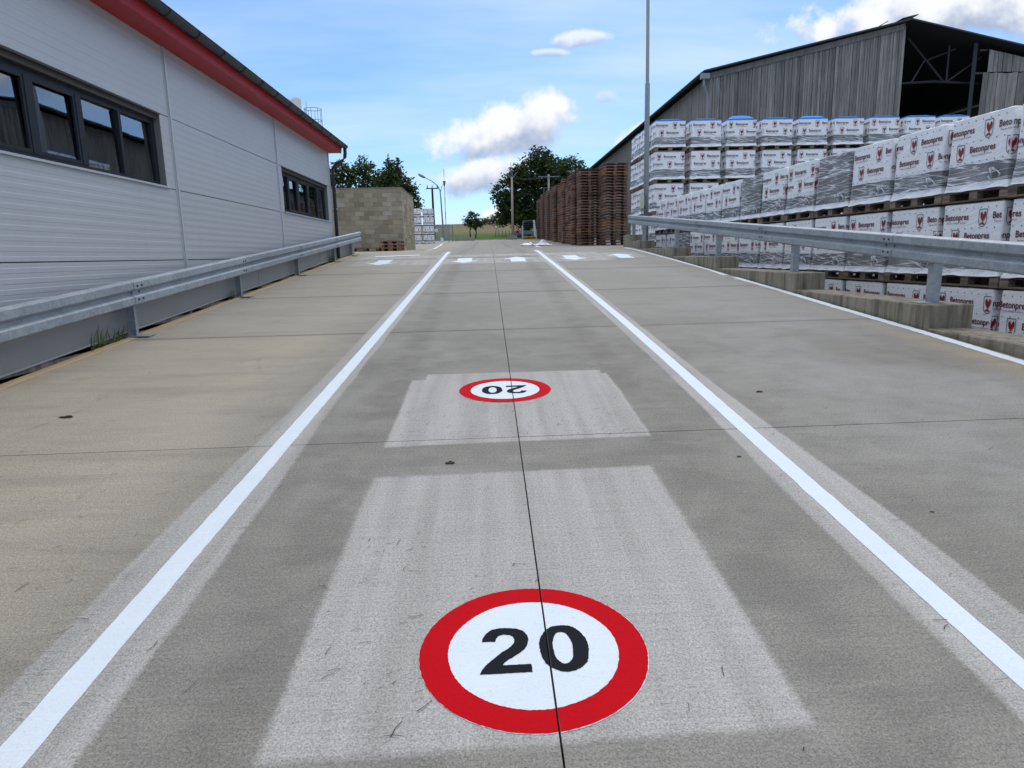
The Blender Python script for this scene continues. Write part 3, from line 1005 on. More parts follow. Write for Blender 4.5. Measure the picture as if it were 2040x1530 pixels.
for k in range(28):
    yv = -4.0 + k * 0.9
    q = MB().tube([(gcx + (gr + 0.004) * math.cos(w), yv, gcz + (gr + 0.004) * math.sin(w)) for w in [PI + PI * j / 8 for j in range(9)]], 0.012, 5)
    q.build('bracket', 'gutter_grey', gut)
hc(MB().hexa([(-16.5, -9.7, 7.4), (-4.06, -9.7, 4.70), (-4.06, 20.6, 4.70), (-16.5, 20.6, 7.4),
              (-16.5, -9.7, 7.46), (-4.06, -9.7, 4.76), (-4.06, 20.6, 4.76), (-16.5, 20.6, 7.46)]).build('roof', 'roof_sheet'))
hc(MB().box(-16.3, WX - 0.06, 20.25, 20.34, 0.5, 4.6).box(-16.3, -16.2, -9.6, 20.3, 0.0, 7.2).box(-16.3, WX - 0.06, -9.6, -9.5, -0.6, 4.6).build('end_wall', 'wall_panel'))
hc(MB().tube([(-4.045, 20.54, 4.62), (-4.045, 20.54, 4.48), (-4.06, 20.53, 4.36), (-4.13, 20.52, 4.27), (-4.24, 20.50, 4.21), (-4.34, 20.48, 4.17), (-4.40, 20.47, 4.10), (-4.42, 20.47, 3.98), (-4.42, 20.47, 1.5)], 0.05, 10).build('downspout', 'gutter_grey', smooth=True))
for zv in (3.9, 2.9, 2.0):
    hc(MB().box(-4.50, -4.36, 20.44, 20.50, zv, zv + 0.03).build('pipe_clamp', 'trim_light'))
hc(MB().tube([(-5.0, 20.3, 4.9), (-5.0, 20.3, 5.35), (-5.0, 20.3, 5.85)], [0.012, 0.01, 0.006], 5).build('lightning_rod', 'pole_steel'))
# plinth and stepped flashing sheets following the slope
hc(MB().hexa([(-4.62, -9, -1.2), (-4.50, -9, -1.2), (-4.50, 20.36, 0.8), (-4.62, 20.36, 0.8),
              (-4.62, -9, -9 * SL + 0.08), (-4.50, -9, -9 * SL + 0.08), (-4.50, 20.36, 20.36 * SL + 0.08), (-4.62, 20.36, 20.36 * SL + 0.08)]).build('plinth', 'stained_concrete'))
yv = -9.0
k = 0
while yv < 20.3:
    ye = min(20.34, yv + 2.5)
    top = ye * SL + 0.36
    P = []
    for xx, nz in ((WX + 0.006, 0), ):
        pass
    x0, x1 = WX - 0.03, WX + 0.006 + 0.003 * (k % 2)
    hc(MB().hexa([(x0, yv + 0.004, yv * SL + 0.055), (x1, yv + 0.004, yv * SL + 0.055), (x1, ye - 0.004, ye * SL + 0.055), (x0, ye - 0.004, ye * SL + 0.055),
                  (x0, yv + 0.004, top), (x1, yv + 0.004, top), (x1, ye - 0.004, top), (x0, ye - 0.004, top)]).build('flashing_sheet', 'flashing'))
    hc(MB().box(x1, x1 + 0.010, yv + 0.004, ye - 0.004, top - 0.012, top + 0.002).build('flashing_lip', 'flashing'))
    hc(MB().hexa([(x1, yv + 0.006, yv * SL + 0.053), (x1 + 0.016, yv + 0.006, yv * SL + 0.049), (x1 + 0.016, ye - 0.006, ye * SL + 0.049), (x1, ye - 0.006, ye * SL + 0.053),
                  (x1, yv + 0.006, yv * SL + 0.064), (x1 + 0.016, yv + 0.006, yv * SL + 0.055), (x1 + 0.016, ye - 0.006, ye * SL + 0.055), (x1, ye - 0.006, ye * SL + 0.064)]).build('drip_edge', 'flashing'))
    yv = ye
    k += 1
    if ye >= 20.33:
        break

lw = tag(MB().hexa([(-4.70, 20.40, 0.5), (-4.49, 20.40, 0.5), (-4.49, 23.3, 0.5), (-4.70, 23.3, 0.5),
                    (-4.70, 20.40, 2.05), (-4.49, 20.40, 2.05), (-4.49, 23.3, 2.09), (-4.70, 23.3, 2.09)]).build('low_wall', 'flashing'),
         'low grey clad wall behind the far end of the left guardrail', 'wall')
MB().hexa([(-4.73, 20.39, 2.052), (-4.46, 20.39, 2.052), (-4.46, 23.33, 2.092), (-4.73, 23.33, 2.092),
           (-4.73, 20.39, 2.085), (-4.46, 20.39, 2.085), (-4.46, 23.33, 2.125), (-4.73, 23.33, 2.125)]).build('wall_cap', 'gutter_grey', lw)

# ------------------------------------------------------------------ guardrails
WB = [(0.028, 0.0), (0.036, 0.002), (0.078, 0.020), (0.083, 0.028), (0.083, 0.104), (0.078, 0.112), (0.030, 0.140), (0.024, 0.147), (0.024, 0.163), (0.030, 0.170),
      (0.078, 0.198), (0.083, 0.206), (0.083, 0.282), (0.078, 0.290), (0.036, 0.308), (0.028, 0.310)]


def guardrail(name, label, x, side, h0, segs, posts, post_base, post_kind):
    """side: +1 when the corrugations face +X"""
    root = tag(empty(name, (x, segs[0], segs[0] * SL)), label, 'guardrail')
    inv = Matrix.Translation((-x, -segs[0], -segs[0] * SL))

    def pc(o):
        o.parent = root
        o.matrix_parent_inverse = inv
        return o
    n = len(WB)
    for i in range(len(segs) - 1):
        ya, yb = segs[i] - 0.12, segs[i + 1] + 0.10
        off = 0.006 * (i % 2)
        mb = MB()
        for (yy) in (ya, yb):
            for (o, v) in WB:
                mb.v.append((x + side * (o + off), yy, yy * SL + h0 + v))
            for (o, v) in WB:
                mb.v.append((x + side * (o + off - 0.003), yy, yy * SL + h0 + v))
        for k in range(n - 1):
            mb.f += [(k, k + 1, 2 * n + k + 1, 2 * n + k), (n + k, 3 * n + k, 3 * n + k + 1, n + k + 1), (k, n + k, n + k + 1, k + 1), (2 * n + k, 2 * n + k + 1, 3 * n + k + 1, 3 * n + k)]
            mb.mi += [0] * 4
        pc(mb.build('rail_beam', 'galvanised'))
        if i:
            yj = segs[i]
            for (dy, dv, o) in ((0.06, 0.075, 0.086), (-0.05, 0.075, 0.086), (0.06, 0.235, 0.086), (-0.05, 0.235, 0.086), (0.09, 0.155, 0.024), (-0.09, 0.155, 0.024)):
                yy = yj + dy
                pc(MB().tube([(x + side * (o + 0.003), yy, yy * SL + h0 + dv), (x + side * (o + 0.013), yy, yy * SL + h0 + dv)], 0.013, 7).build('bolt', 'gutter_grey'))
    for yy in posts:
        zb = post_base(yy)
        zt = yy * SL + h0 + 0.27
        mb = MB()
        bx = x - side * 0.012
        if post_kind == 'C':
            # sigma post: web with two flanges
            mb.box(min(bx, bx - side * 0.10), max(bx, bx - side * 0.10), yy - 0.004, yy + 0.004, zb, zt)
            mb.box(min(bx, bx - side * 0.006), max(bx, bx - side * 0.006), yy - 0.055, yy - 0.004, zb, zt)
            mb.box(min(bx - side * 0.094, bx - side * 0.10), max(bx - side * 0.094, bx - side * 0.10), yy - 0.055, yy - 0.004, zb, zt)
        else:
            mb.box(min(bx, bx - side * 0.11), max(bx, bx - side * 0.11), yy - 0.05, yy - 0.044, zb, zt)
            mb.box(min(bx, bx - side * 0.006), max(bx, bx - side * 0.006), yy - 0.044, yy + 0.05, zb, zt)
            mb.box(min(bx - side * 0.104, bx - side * 0.11), max(bx - side * 0.104, bx - side * 0.11), yy - 0.044, yy + 0.05, zb, zt)
        p = pc(mb.build('post', 'galvanised'))
        bp = MB().box(bx - 0.15 + side * 0.02, bx + 0.15 + side * 0.02 if side > 0 else bx + 0.12, yy - 0.11, yy + 0.09, zb + 0.001, zb + 0.012)
        bp.build('base_plate', 'galvanised', p)
    return root


guardrail('guardrail', 'galvanised steel guardrail standing along the metal hall', -4.34, 1, 0.395, [-2.7, 0.95, 4.70, 8.43, 12.10, 15.85, 19.67, 23.35],
          [1.0, 4.75, 8.48, 12.15, 15.90, 19.72, 22.25], lambda y: y * SL + 0.004, 'C')

# stepped concrete wall on the right
STEPS = [(-4.0, 0.02), (0.0, 0.29), (3.85, 0.56), (7.57, 0.826), (11.06, 1.10), (15.0, 1.355), (18.6, 1.59), (22.7, 1.865), (24.3, 2.10)]
sw = tag(empty('stepped_wall', (5.3, 5, -0.2)), 'stained concrete wall rising in steps under the right guardrail', 'wall')
for i, (yy, zz) in enumerate(STEPS):
    ye = STEPS[i + 1][0] if i + 1 < len(STEPS) else 25.4
    o = MB().box(5.035 + 0.004 * (i % 2), 5.56 + 0.003 * (i % 2), yy, ye - 0.004, -0.4, zz).build('wall_step', 'stained_concrete')
    o.parent = sw
    o.matrix_parent_inverse = Matrix.Translation((-5.3, -5, 0.2))
    bm = bmesh.new(); bm.from_mesh(o.data)
    bmesh.ops.bevel(bm, geom=bm.edges[:], offset=0.012, segments=1, affect='EDGES')
    bm.to_mesh(o.data); bm.free()


def step_z(y):
    z = 0
    for yy, zz in STEPS:
        if y >= yy:
            z = zz
    return z


guardrail('guardrail', 'galvanised steel guardrail on top of the stepped concrete wall', 5.23, -1, 0.737, [-3.3, 0.6, 4.75, 8.70, 12.80, 16.85, 20.6, 25.0],
          [0.25, 4.2, 7.92, 11.65, 15.6, 19.1, 23.1, 24.8], step_z, 'B')

# ------------------------------------------------------------------ light pole
lp = tag(MB().tube([(5.72, 24.75, 1.69), (5.71, 24.75, 5.0), (5.705, 24.75, 7.2), (5.70, 24.75, 7.25), (5.66, 24.75, 11.5)], [0.092, 0.088, 0.084, 0.062, 0.055], 14)
         .build('light_pole', 'pole_steel', smooth=True), 'tall plain steel lamp pole behind the far end of the right guardrail', 'pole')
MB().box(5.50, 5.60, 24.58, 24.78, 3.02, 3.55).box(5.60, 5.65, 24.66, 24.72, 3.1, 3.45, 1).build('switch_box', ['cream_box', 'pole_steel'], lp)
MB().tube([(5.56, 24.7, 3.02), (5.57, 24.7, 2.3)], 0.015, 6).build('conduit', 'anthracite', lp)

# ------------------------------------------------------------------ printing on the wrapped pallets


def text_geo(body, size, offset):
    cu = bpy.data.curves.new('txt', 'FONT')
    cu.body = body
    cu.size = size
    cu.offset = offset
    cu.resolution_u = 2
    cu.fill_mode = 'BOTH'
    ob = bpy.data.objects.new('txt', cu)
    COL.objects.link(ob)
    bpy.context.view_layer.update()
    dg = bpy.context.evaluated_depsgraph_get()
    me = bpy.data.meshes.new_from_object(ob.evaluated_get(dg))
    vs = [tuple(v.co) for v in me.vertices]
    fs = [tuple(p.vertices) for p in me.polygons]
    bpy.data.objects.remove(ob)
    bpy.data.curves.remove(cu)
    bpy.data.meshes.remove(me)
    x0 = min(v[0] for v in vs); x1 = max(v[0] for v in vs)
    return [(v[0] - x0, v[1], 0) for v in vs], fs, x1 - x0


TXT = text_geo('Betonpres', 0.122, 0.0022)
TAG1 = text_geo('Patron českých střech', 0.034, 0.0)
sx = 0.45 / TXT[2]
TXT = ([(v[0] * sx, v[1], 0) for v in TXT[0]], TXT[1], 0.45)
sx = 0.36 / TAG1[2]
TAG1 = ([(v[0] * sx, v[1], 0) for v in TAG1[0]], TAG1[1], 0.36)
ROOST = [(0.05, 0.74), (0.17, 0.80), (0.14, 0.92), (0.24, 0.88), (0.27, 0.99), (0.34, 0.89), (0.41, 0.94), (0.42, 0.80), (0.47, 0.72), (0.55, 0.66), (0.62, 0.71), (0.66, 0.82), (0.74, 0.95),
         (0.86, 0.97), (0.96, 0.86), (1.0, 0.64), (0.95, 0.44), (0.84, 0.28), (0.68, 0.18), (0.66, 0.12), (0.64, 0.05), (0.70, 0.0), (0.36, 0.0), (0.42, 0.05), (0.40, 0.12), (0.28, 0.20),
         (0.17, 0.36), (0.11, 0.52), (0.13, 0.62), (0.06, 0.60), (0.10, 0.68)]


def shield(w, h, k):
    pts = [(-w / 2 + k, h / 2 - k), (w / 2 - k, h / 2 - k)]
    pts += [(w / 2 - k, -h * 0.12)]
    for j in range(1, 6):
        t = j / 6 * PI / 2
        pts.append(((w / 2 - k) * math.cos(t), -h * 0.12 - (h * 0.38 - k) * math.sin(t)))
    pts.append((0, -h / 2 + k))
    for j in range(5, 0, -1):
        t = j / 6 * PI / 2
        pts.append((-(w / 2 - k) * math.cos(t), -h * 0.12 - (h * 0.38 - k) * math.sin(t)))
    pts.append((-w / 2 + k, -h * 0.12))
    return pts


def add_emblem(mb, cx, cy, s=1.0):
    s = s * 1.12
    w, h = 0.130 * s, 0.210 * s
    o_, i_ = shield(w, h, 0), shield(w, h, 0.008)
    n = len(o_)
    mb.add([(cx + p[0], cy + p[1], 0) for p in o_] + [(cx + p[0], cy + p[1], 0) for p in i_], [(i, (i + 1) % n, n + (i + 1) % n, n + i) for i in range(n)], 1)
    rw, rh = 0.098 * s, 0.120 * s
    mb.poly2d([(cx - rw / 2 + rw * p[0], cy - 0.040 * s + rh * p[1]) for p in ROOST], 0, 2)
    mb.poly2d([(cx - 0.040 * s, cy - 0.074 * s), (cx - 0.014 * s, cy - 0.082 * s), (cx, cy - 0.066 * s), (cx + 0.014 * s, cy - 0.082 * s), (cx + 0.040 * s, cy - 0.074 * s), (cx + 0.012 * s, cy - 0.048 * s), (cx - 0.012 * s, cy - 0.048 * s)], 0, 2)


LL, LD = 1.09, 0.78          # wrapped load, long and short side
_clip_cache = {}
_em = MB(); add_emblem(_em, 0, 0)
_tx = MB()
_tx.add([(v[0], v[1] - 0.012, 0) for v in TXT[0]], TXT[1], 0)
_tx.add([(v[0] + 0.035, v[1] - 0.062, 0) for v in TAG1[0]], TAG1[1], 0)


def clipped(name, mb, x, width):
    """the print motif as it falls on a face, cut off at the face's edges; x = offset from the face centre"""
    lo, hi = -width / 2 + 0.006 - x, width / 2 - 0.006 - x
    xs = [v[0] for v in mb.v]
    if max(xs) <= lo or min(xs) >= hi:
        return None
    key = (name, 'full') if min(xs) >= lo and max(xs) <= hi else (name, round(lo, 3), round(hi, 3))
    if key not in _clip_cache:
        me = mb.mesh(name, ['print_text', 'print_black', 'print_red'], recalc=False)
        bm = bmesh.new(); bm.from_mesh(me)
        for (px, nrm) in ((lo, -1), (hi, 1)):
            bmesh.ops.bisect_plane(bm, geom=bm.verts[:] + bm.edges[:] + bm.faces[:], plane_co=(px, 0, 0), plane_no=(nrm, 0, 0), clear_outer=True)
        bm.normal_update()
        for f in bm.faces:
            if f.normal.z < 0:
                f.normal_flip()
        bm.to_mesh(me); bm.free()
        me.update()
        _clip_cache[key] = me
    return _clip_cache[key]


ROWS_V = (0.0, -0.26)
PER = 0.88
_dots = {}


def dots_mesh(width):
    if width not in _dots:
        mb = MB()
        for rv in (0.140, -0.130, -0.395):
            cx = -width / 2 + 0.06
            while cx < width / 2 - 0.03:
                mb.add([(cx + 0.0085 * math.cos(w), rv + 0.0085 * math.sin(w), 0.0005) for w in [2 * PI * j / 8 for j in range(8)]], [tuple(range(8))], 1)
                cx += 0.132 + random.uniform(-0.004, 0.004)
        _dots[width] = mb.mesh('print_dots', ['print_text', 'print_black', 'print_red'], recalc=False)
    return _dots[width]


def motifs(width, shift):
    for ri, rv in enumerate(ROWS_V):
        for k in range(-3, 4):
            cx = -width / 2 + shift + k * PER + ri * 0.40
            yield 'emblem', _em, cx, rv
            yield 'lettering', _tx, cx + 0.175, rv


_joined = {}


def joined_print(width, shift):
    key = (width, shift)
    if key not in _joined:
        mb = MB()
        for nm, src, cx, rv in motifs(width, shift):
            me = clipped(nm, src, cx, width)
            if me:
                o = len(mb.v)
                mb.v += [(v.co.x + cx, v.co.y + rv, 0) for v in me.vertices]
                for p in me.polygons:
                    mb.f.append(tuple(o + i for i in p.vertices)); mb.mi.append(p.material_index)
        _joined[key] = mb.mesh('film_print', ['print_text', 'print_black', 'print_red'], recalc=False)
    return _joined[key]


def face_print(film, width, shift, loc, rot, split):
    R = Matrix.Translation(loc) @ rot.to_4x4()
    if split:
        for nm, src, cx, rv in motifs(width, shift):
            me = clipped(nm, src, cx, width)
            if me:
                o = link(nm, me, film)
                o.matrix_local = R @ Matrix.Translation((cx, rv, 0))
        o = tag(link('print_dots', dots_mesh(width), film), kind='stuff')
    else:
        o = tag(link('film_print', joined_print(width, shift), film), kind='stuff')
    o.matrix_local = R


def RX(z):
    return Matrix.Rotation(z, 3, 'Z') @ Matrix.Rotation(PI / 2, 3, 'X')


def perimeter(L, D, r=0.03, per=9):
    pts = []
    for (cx, cy, a0) in ((L / 2 - r, -D / 2 + r, -90), (L / 2 - r, D / 2 - r, 0), (-L / 2 + r, D / 2 - r, 90), (-L / 2 + r, -D / 2 + r, 180)):
        for k in range(4):
            w = math.radians(a0 + 30 * k)
            pts.append((cx + r * math.cos(w), cy + r * math.sin(w)))
    out = []
    for i in range(len(pts)):
        a, b = pts[i], pts[(i + 1) % len(pts)]
        n = per if math.dist(a, b) > 0.2 else 1
        for k in range(n):
            t = k / n
            out.append((a[0] + (b[0] - a[0]) * t, a[1] + (b[1] - a[1]) * t))
    return out


def shell(L, D, z0, z1, nz, amp, seed, top=False, dome=0.0, flare=None):
    per = perimeter(L, D)
    n = len(per)
    mb = MB()
    for j in range(nz + 1):
        t = j / nz
        zz = z0 + (z1 - z0) * t
        for (px, py) in per:
            q = mnoise.noise(Vector((px * 3 + seed, py * 3, zz * 5))) * amp
            k = 1 + 2 * q
            if flare:
                k += flare * (1 - t) ** 2 * (1 + 0.3 * math.sin(px * 40 + seed))
            zj = zz + (0.02 * mnoise.noise(Vector((px * 4 + seed, py * 4 + 9, 0))) if j == 0 else 0)
            mb.v.append((px * k, py * k, zj))
    for j in range(nz):
        for i in range(n):
            i2 = (i + 1) % n
            mb.f.append((j * n + i, j * n + i2, (j + 1) * n + i2, (j + 1) * n + i)); mb.mi.append(0)
    if top:
        rings = [nz * n]
        for (s, dz) in ((0.93, 0.012), (0.6, 0.012 + dome * 0.75), (0.25, 0.012 + dome)):
            o = len(mb.v)
            for (px, py) in per:
                mb.v.append((px * s, py * s, z1 + dz + 0.006 * mnoise.noise(Vector((px * 6, py * 6, seed)))))
            rings.append(o)
        for a, b in zip(rings[:-1], rings[1:]):
            for i in range(n):
                i2 = (i + 1) % n
                mb.f.append((a + i, a + i2, b + i2, b + i)); mb.mi.append(0)
        mb.f.append(tuple(rings[-1] + i for i in range(n))); mb.mi.append(0)
    return mb


def pallet_boxes():
    """(name, box) pieces of a 1200 x 800 pallet; x is the long side, origin bottom centre"""
    out = []
    for yy in (-0.35, 0, 0.35):
        w = 0.0725 if yy == 0 else 0.05
        out.append(('bottom_board', (-0.6, 0.6, yy - w, yy + w, 0.0, 0.022)))
        for xx in (-0.5275, 0, 0.5275):
            out.append(('block', (xx - 0.0725, xx + 0.0725, yy - w, yy + w, 0.0222, 0.100)))
    for xx in (-0.5275, 0, 0.5275):
        out.append(('stringer_board', (xx - 0.0725, xx + 0.0725, -0.4, 0.4, 0.1002, 0.122)))
    for yy in (-0.3275, -0.17, 0, 0.17, 0.3275):
        w = 0.0725 if abs(yy) in (0.3275, 0) else 0.05
        out.append(('deck_board', (-0.6, 0.6, yy - w, yy + w, 0.1222, 0.144)))
    return out


PB = pallet_boxes()
_pm = MB()
for nm, b in PB:
    _pm.box(*b, 1 if nm == 'block' else 0)
PALLET_ME = _pm.mesh('pallet', ['pallet_wood', 'pallet_block'])
LOADPALLET_ME = _pm.mesh('pallet', ['load_pallet_wood', 'load_pallet_wood'])
PIECES = {}
for nm, b in PB:
    key = (nm, tuple(round(b[i + 1] - b[i], 4) for i in (0, 2, 4)))
    if key not in PIECES:
        d = key[1]
        PIECES[key] = MB().box(-d[0] / 2, d[0] / 2, -d[1] / 2, d[1] / 2, -d[2] / 2, d[2] / 2).mesh(nm, 'load_pallet_wood')


def split_pallet(parent):
    root = bpy.data.objects.new('pallet', None)
    COL.objects.link(root)
    root.parent = parent
    for nm, b in PB:
        key = (nm, tuple(round(b[i + 1] - b[i], 4) for i in (0, 2, 4)))
        o = link(nm, PIECES[key], root)
        o.location = ((b[0] + b[1]) / 2, (b[2] + b[3]) / 2, (b[4] + b[5]) / 2)
    return root


LOAD_TOP = 1.115


def courses(L, D):
    mb = MB()
    h = 0.235
    for k in range(4):
        z0 = 0.150 + k * (h + 0.003)
        n = 3
        for i in range(n):
            w = L / n
            mb.box(-L / 2 + i * w + 0.003, -L / 2 + (i + 1) * w - 0.003, -D / 2, D / 2, z0, z0 + h)
    return mb


BLOCKS_ME = courses(LL - 0.03, LD - 0.025).mesh('block_load', 'grey_block')
FILM_ME = [shell(LL, LD, 0.478 + d, LOAD_TOP, 4, 0.006, s, True, 0.02).mesh('printed_film', 'white_film', smooth=False) for s, d in ((1.3, 0.0), (5.1, 0.015), (8.7, -0.015))]
HOOD_ME = [shell(LL, LD, 0.478, LOAD_TOP - 0.075, 4, 0.006, s, False).mesh('printed_film', 'white_film') for s in (2.3, 6.1)]
CLEAR_ME = [shell(LL + 0.005, LD + 0.005, 0.152, 0.53, 6, 0.010, s, False, flare=0.035).mesh('clear_film', 'clear_film') for s in (3.3, 7.7, 4.4)]
PLAIN_ME = [shell(LL + 0.002, LD + 0.002, 0.152, LOAD_TOP, 8, 0.008, s, True, 0.01, flare=0.03).mesh('clear_film', 'clear_film') for s in (1.1, 2.2)]
SKIRT_ME = [shell(LL + 0.03, LD + 0.02, 0.142, 0.235, 3, 0.010, s, False, flare=0.05).mesh('film_skirt', 'white_film') for s in (2.9, 9.4)]
BLUE_ME = [shell(LL - 0.01, LD - 0.01, LOAD_TOP - 0.085, LOAD_TOP - 0.035, 1, 0.004, s, True, d).mesh('blue_hood', 'blue_hood', smooth=True) for s, d in ((1.0, 0.16), (2.0, 0.06), (3.0, 0.11))]
_k = MB()
for j in range(7):
    w = random.uniform(0, 6.28)
    _k.tube([(0.38, -0.41, 0.36), (0.38 + 0.05 * math.cos(w), -0.44, 0.36 + 0.06 * math.sin(w)), (0.38 + 0.09 * math.cos(w), -0.43 - 0.02 * (j % 2), 0.33 + 0.10 * math.sin(w)), (0.37 + 0.06 * math.cos(w + .6), -0.42, 0.24 + 0.05 * math.sin(w))], [0.010, 0.006, 0.012, 0.003], 5)
KNOT_ME = _k.mesh('film_tail', 'plastic_sheet', smooth=True)


def wrapped(label, group, loc, rz, variant, plain=False, hood=None, detail=True, tilt=0.0):
    root = tag(empty('wrapped_pallet', loc, rz), label, 'pallet load', group)
    if detail:
        split_pallet(root)
    else:
        link('pallet', LOADPALLET_ME, root)
    link('block_load', BLOCKS_ME, root)
    link('film_skirt', SKIRT_ME[variant % 2], root)
    if plain:
        link('clear_film', PLAIN_ME[variant % 2], root)
    else:
        link('clear_film', CLEAR_ME[variant % 3], root)
        f = link('printed_film', HOOD_ME[variant % 2] if hood is not None else FILM_ME[variant % 3], root)
        zc = 0.918 if hood is None else 0.880
        sh = (0.14, 0.42, 0.70, -0.12)[variant % 4]
        face_print(f, LL, sh, (0, -LD / 2 - 0.0075, zc), RX(0), detail)
        face_print(f, LD, (0.12, 0.5)[variant % 2], (-LL / 2 - 0.0085, 0, zc), RX(-PI / 2), detail)
        if detail:
            face_print(f, LD, (0.5, 0.12)[variant % 2], (LL / 2 + 0.0085, 0, zc), RX(PI / 2), False)
        if hood is not None:
            link('blue_hood', BLUE_ME[hood], root)
    if detail:
        link('film_tail', KNOT_ME, root)
    return root


# long row beside the ramp, three high, running very slightly towards the road
RD = Vector((-0.04494, 0.99899, 0))
RN = Vector((0.99899, 0.04494, 0))
row_rot = -PI / 2 + math.radians(2.576)
TIER = ['bottom', 'middle', 'top']
TSP = 1.15
PLAIN = {(5, 2), (8, 2), (12, 1)}
for k in range(15):
    al = 6.58 + k * 1.205
    for t in range(3):
        c = RN * (7.06 + 0.40) + RD * al
        jit = random.uniform(-0.015, 0.015)
        pos = (c.x + jit, c.y + random.uniform(-0.008, 0.008), -0.22 + t * TSP)
        plain = (k, t) in PLAIN
        lab = ('clear-wrapped pallet without print' if plain else 'film-wrapped pallet with red lettering') + f', {TIER[t]} tier, {ORD[k + 1]} from near end of ramp-side row'
        wrapped(lab, 'wrapped pallets in the row beside the ramp', pos, row_rot + random.uniform(-0.006, 0.006), k * 2 + t * 3 + (k // 3), plain, None, k < 10)

# block of stacks on the plaza, four high, face towards the ramp
BT = ['bottom', 'second', 'third', 'top']
hoods = {0: 1, 1: 1, 2: 0, 3: 1, 4: 2, 5: 1, 6: 1, 7: 1, 8: 1}
for c in range(9):
    for t in range(4):
        hd = hoods[c] if t == 3 else None
        wrapped(f'wrapped pallet{" with blue hood" if t == 3 else ""} facing the ramp, {BT[t]} tier, {ORD[c + 1]} from the lamp pole', 'wrapped pallets stacked on the plaza',
                (6.76 + c * 1.325 + random.uniform(-0.02, 0.02), 26.0 + random.uniform(-0.02, 0.02), gz(25.6) + t * 1.128), random.uniform(-0.008, 0.008), c + 2 * t, False, hd, False)
for dpt in range(1, 5):
    for t in range(4):
        wrapped(f'white wrapped pallet behind the lamp pole, {BT[t]} tier, {ORD[dpt + 1]} from the front', 'wrapped pallets stacked on the plaza',
                (6.76 + random.uniform(-0.03, 0.03), 26.0 + dpt * 0.86, gz(25.6) + t * 1.128), random.uniform(-0.01, 0.01), dpt + t, False, 1 if t == 3 else None, False)

# ------------------------------------------------------------------ wooden barn
BY, BXL, BXP, BXR = 31.0, 9.72, 18.45, 27.2
ZE, ZP, ZB = 9.10, 11.02, 1.70
barn = tag(empty('wooden_barn', (BXP, BY, ZB)), 'large weathered grey plank barn with a dark open gateway in its gable', 'building')
binv = Matrix.Translation((-BXP, -BY, -ZB))


def bc(o):
    o.parent = barn
    o.matrix_parent_inverse = binv
    return o


def roof_z(x):
    return ZP - abs(x - BXP) / (BXP - BXL) * (ZP - ZE)


xx = BXL + 0.14
while xx < BXP - 0.05:
    w = random.uniform(0.095, 0.165)
    x1 = min(xx + w, BXP - 0.02)
    d = random.uniform(-0.015, 0.015)
    lean = 0.0 if xx < BXP - 1 else 0.0
    zt = random.uniform(-0.20, -0.12)
    bc(MB().hexa([(xx, BY + d, 1.7), (x1 - 0.015, BY + d, 1.7), (x1 - 0.015, BY + d + 0.025, 1.7), (xx, BY + d + 0.025, 1.7),
                  (xx, BY + d, roof_z(xx) + zt), (x1 - 0.015, BY + d, roof_z(x1) + zt), (x1 - 0.015, BY + d + 0.025, roof_z(x1) + zt), (xx, BY + d + 0.025, roof_z(xx) + zt)]).build('plank', 'weathered_plank'))
    xx = x1
OPR = 22.25
for (ua, ub, za, zb_, lean) in ((OPR, BXR, 8.95, None, 0.0), (OPR - 0.25, BXR, 1.7, 8.9, 0.06)):
    xx = ua
    while xx < ub - 0.1:
        w = random.uniform(0.16, 0.26)
        x1 = min(xx + w, ub)
        d = random.uniform(-0.015, 0.015) + (0.0 if zb_ is None else -0.09)
        t0 = roof_z(xx) - 0.30 if zb_ is None else zb_ + random.uniform(-0.03, 0.02)
        t1 = roof_z(x1) - 0.30 if zb_ is None else t0
        sh = 0 if zb_ is None else lean * (t0 - za) * 0.35
        bc(MB().hexa([(xx - sh, BY + d, za), (x1 - 0.015 - sh, BY + d, za), (x1 - 0.015 - sh, BY + d + 0.025, za), (xx - sh, BY + d + 0.025, za),
                      (xx, BY + d, t0), (x1 - 0.015, BY + d, t1), (x1 - 0.015, BY + d + 0.025, t1), (xx, BY + d + 0.025, t0)]).build('plank', 'weathered_plank'))
        xx = x1
side = MB()
yv = BY + 0.04
while yv < 82:
    w = random.uniform(0.11, 0.17)
    d = random.uniform(-0.012, 0.012)
    side.box(BXL + 0.14 + d, BXL + 0.165 + d, yv, yv + w - 0.012, 1.7, ZE - 0.14)
    yv += w
tag(bc(side.build('side_boarding', 'weathered_plank')), kind='stuff')
bc(MB().box(BXR + 0.1, BXR + 0.2, BY, 82, 1.7, ZE - 0.1).box(BXL + 0.2, BXR + 0.1, 81.9, 82, 1.7, ZE + 0.4).build('rear_wall', 'weathered_plank'))
rf = MB()
for (xa, za, xb, zb_) in ((BXL - 0.22, roof_z(BXL) - 0.05, BXP, ZP), (BXP, ZP, BXR + 0.3, roof_z(BXR) - 0.06)):
    rf.hexa([(xa, BY - 0.35, za), (xb, BY - 0.35, zb_), (xb, 82.3, zb_), (xa, 82.3, za), (xa, BY - 0.35, za + 0.06), (xb, BY - 0.35, zb_ + 0.06), (xb, 82.3, zb_ + 0.06), (xa, 82.3, za + 0.06)])
roof = bc(rf.build('roof', 'roof_sheet'))
MB().hexa([(BXP - 0.45, BY - 0.4, ZP + 0.02), (BXP + 0.22, BY - 0.4, ZP + 0.16), (BXP + 0.22, 82, ZP + 0.16), (BXP - 0.45, 82, ZP + 0.02),
           (BXP - 0.45, BY - 0.4, ZP + 0.05), (BXP + 0.22, BY - 0.4, ZP + 0.20), (BXP + 0.22, 82, ZP + 0.20), (BXP - 0.45, 82, ZP + 0.05)]).build('ridge_cap', 'roof_sheet', roof)
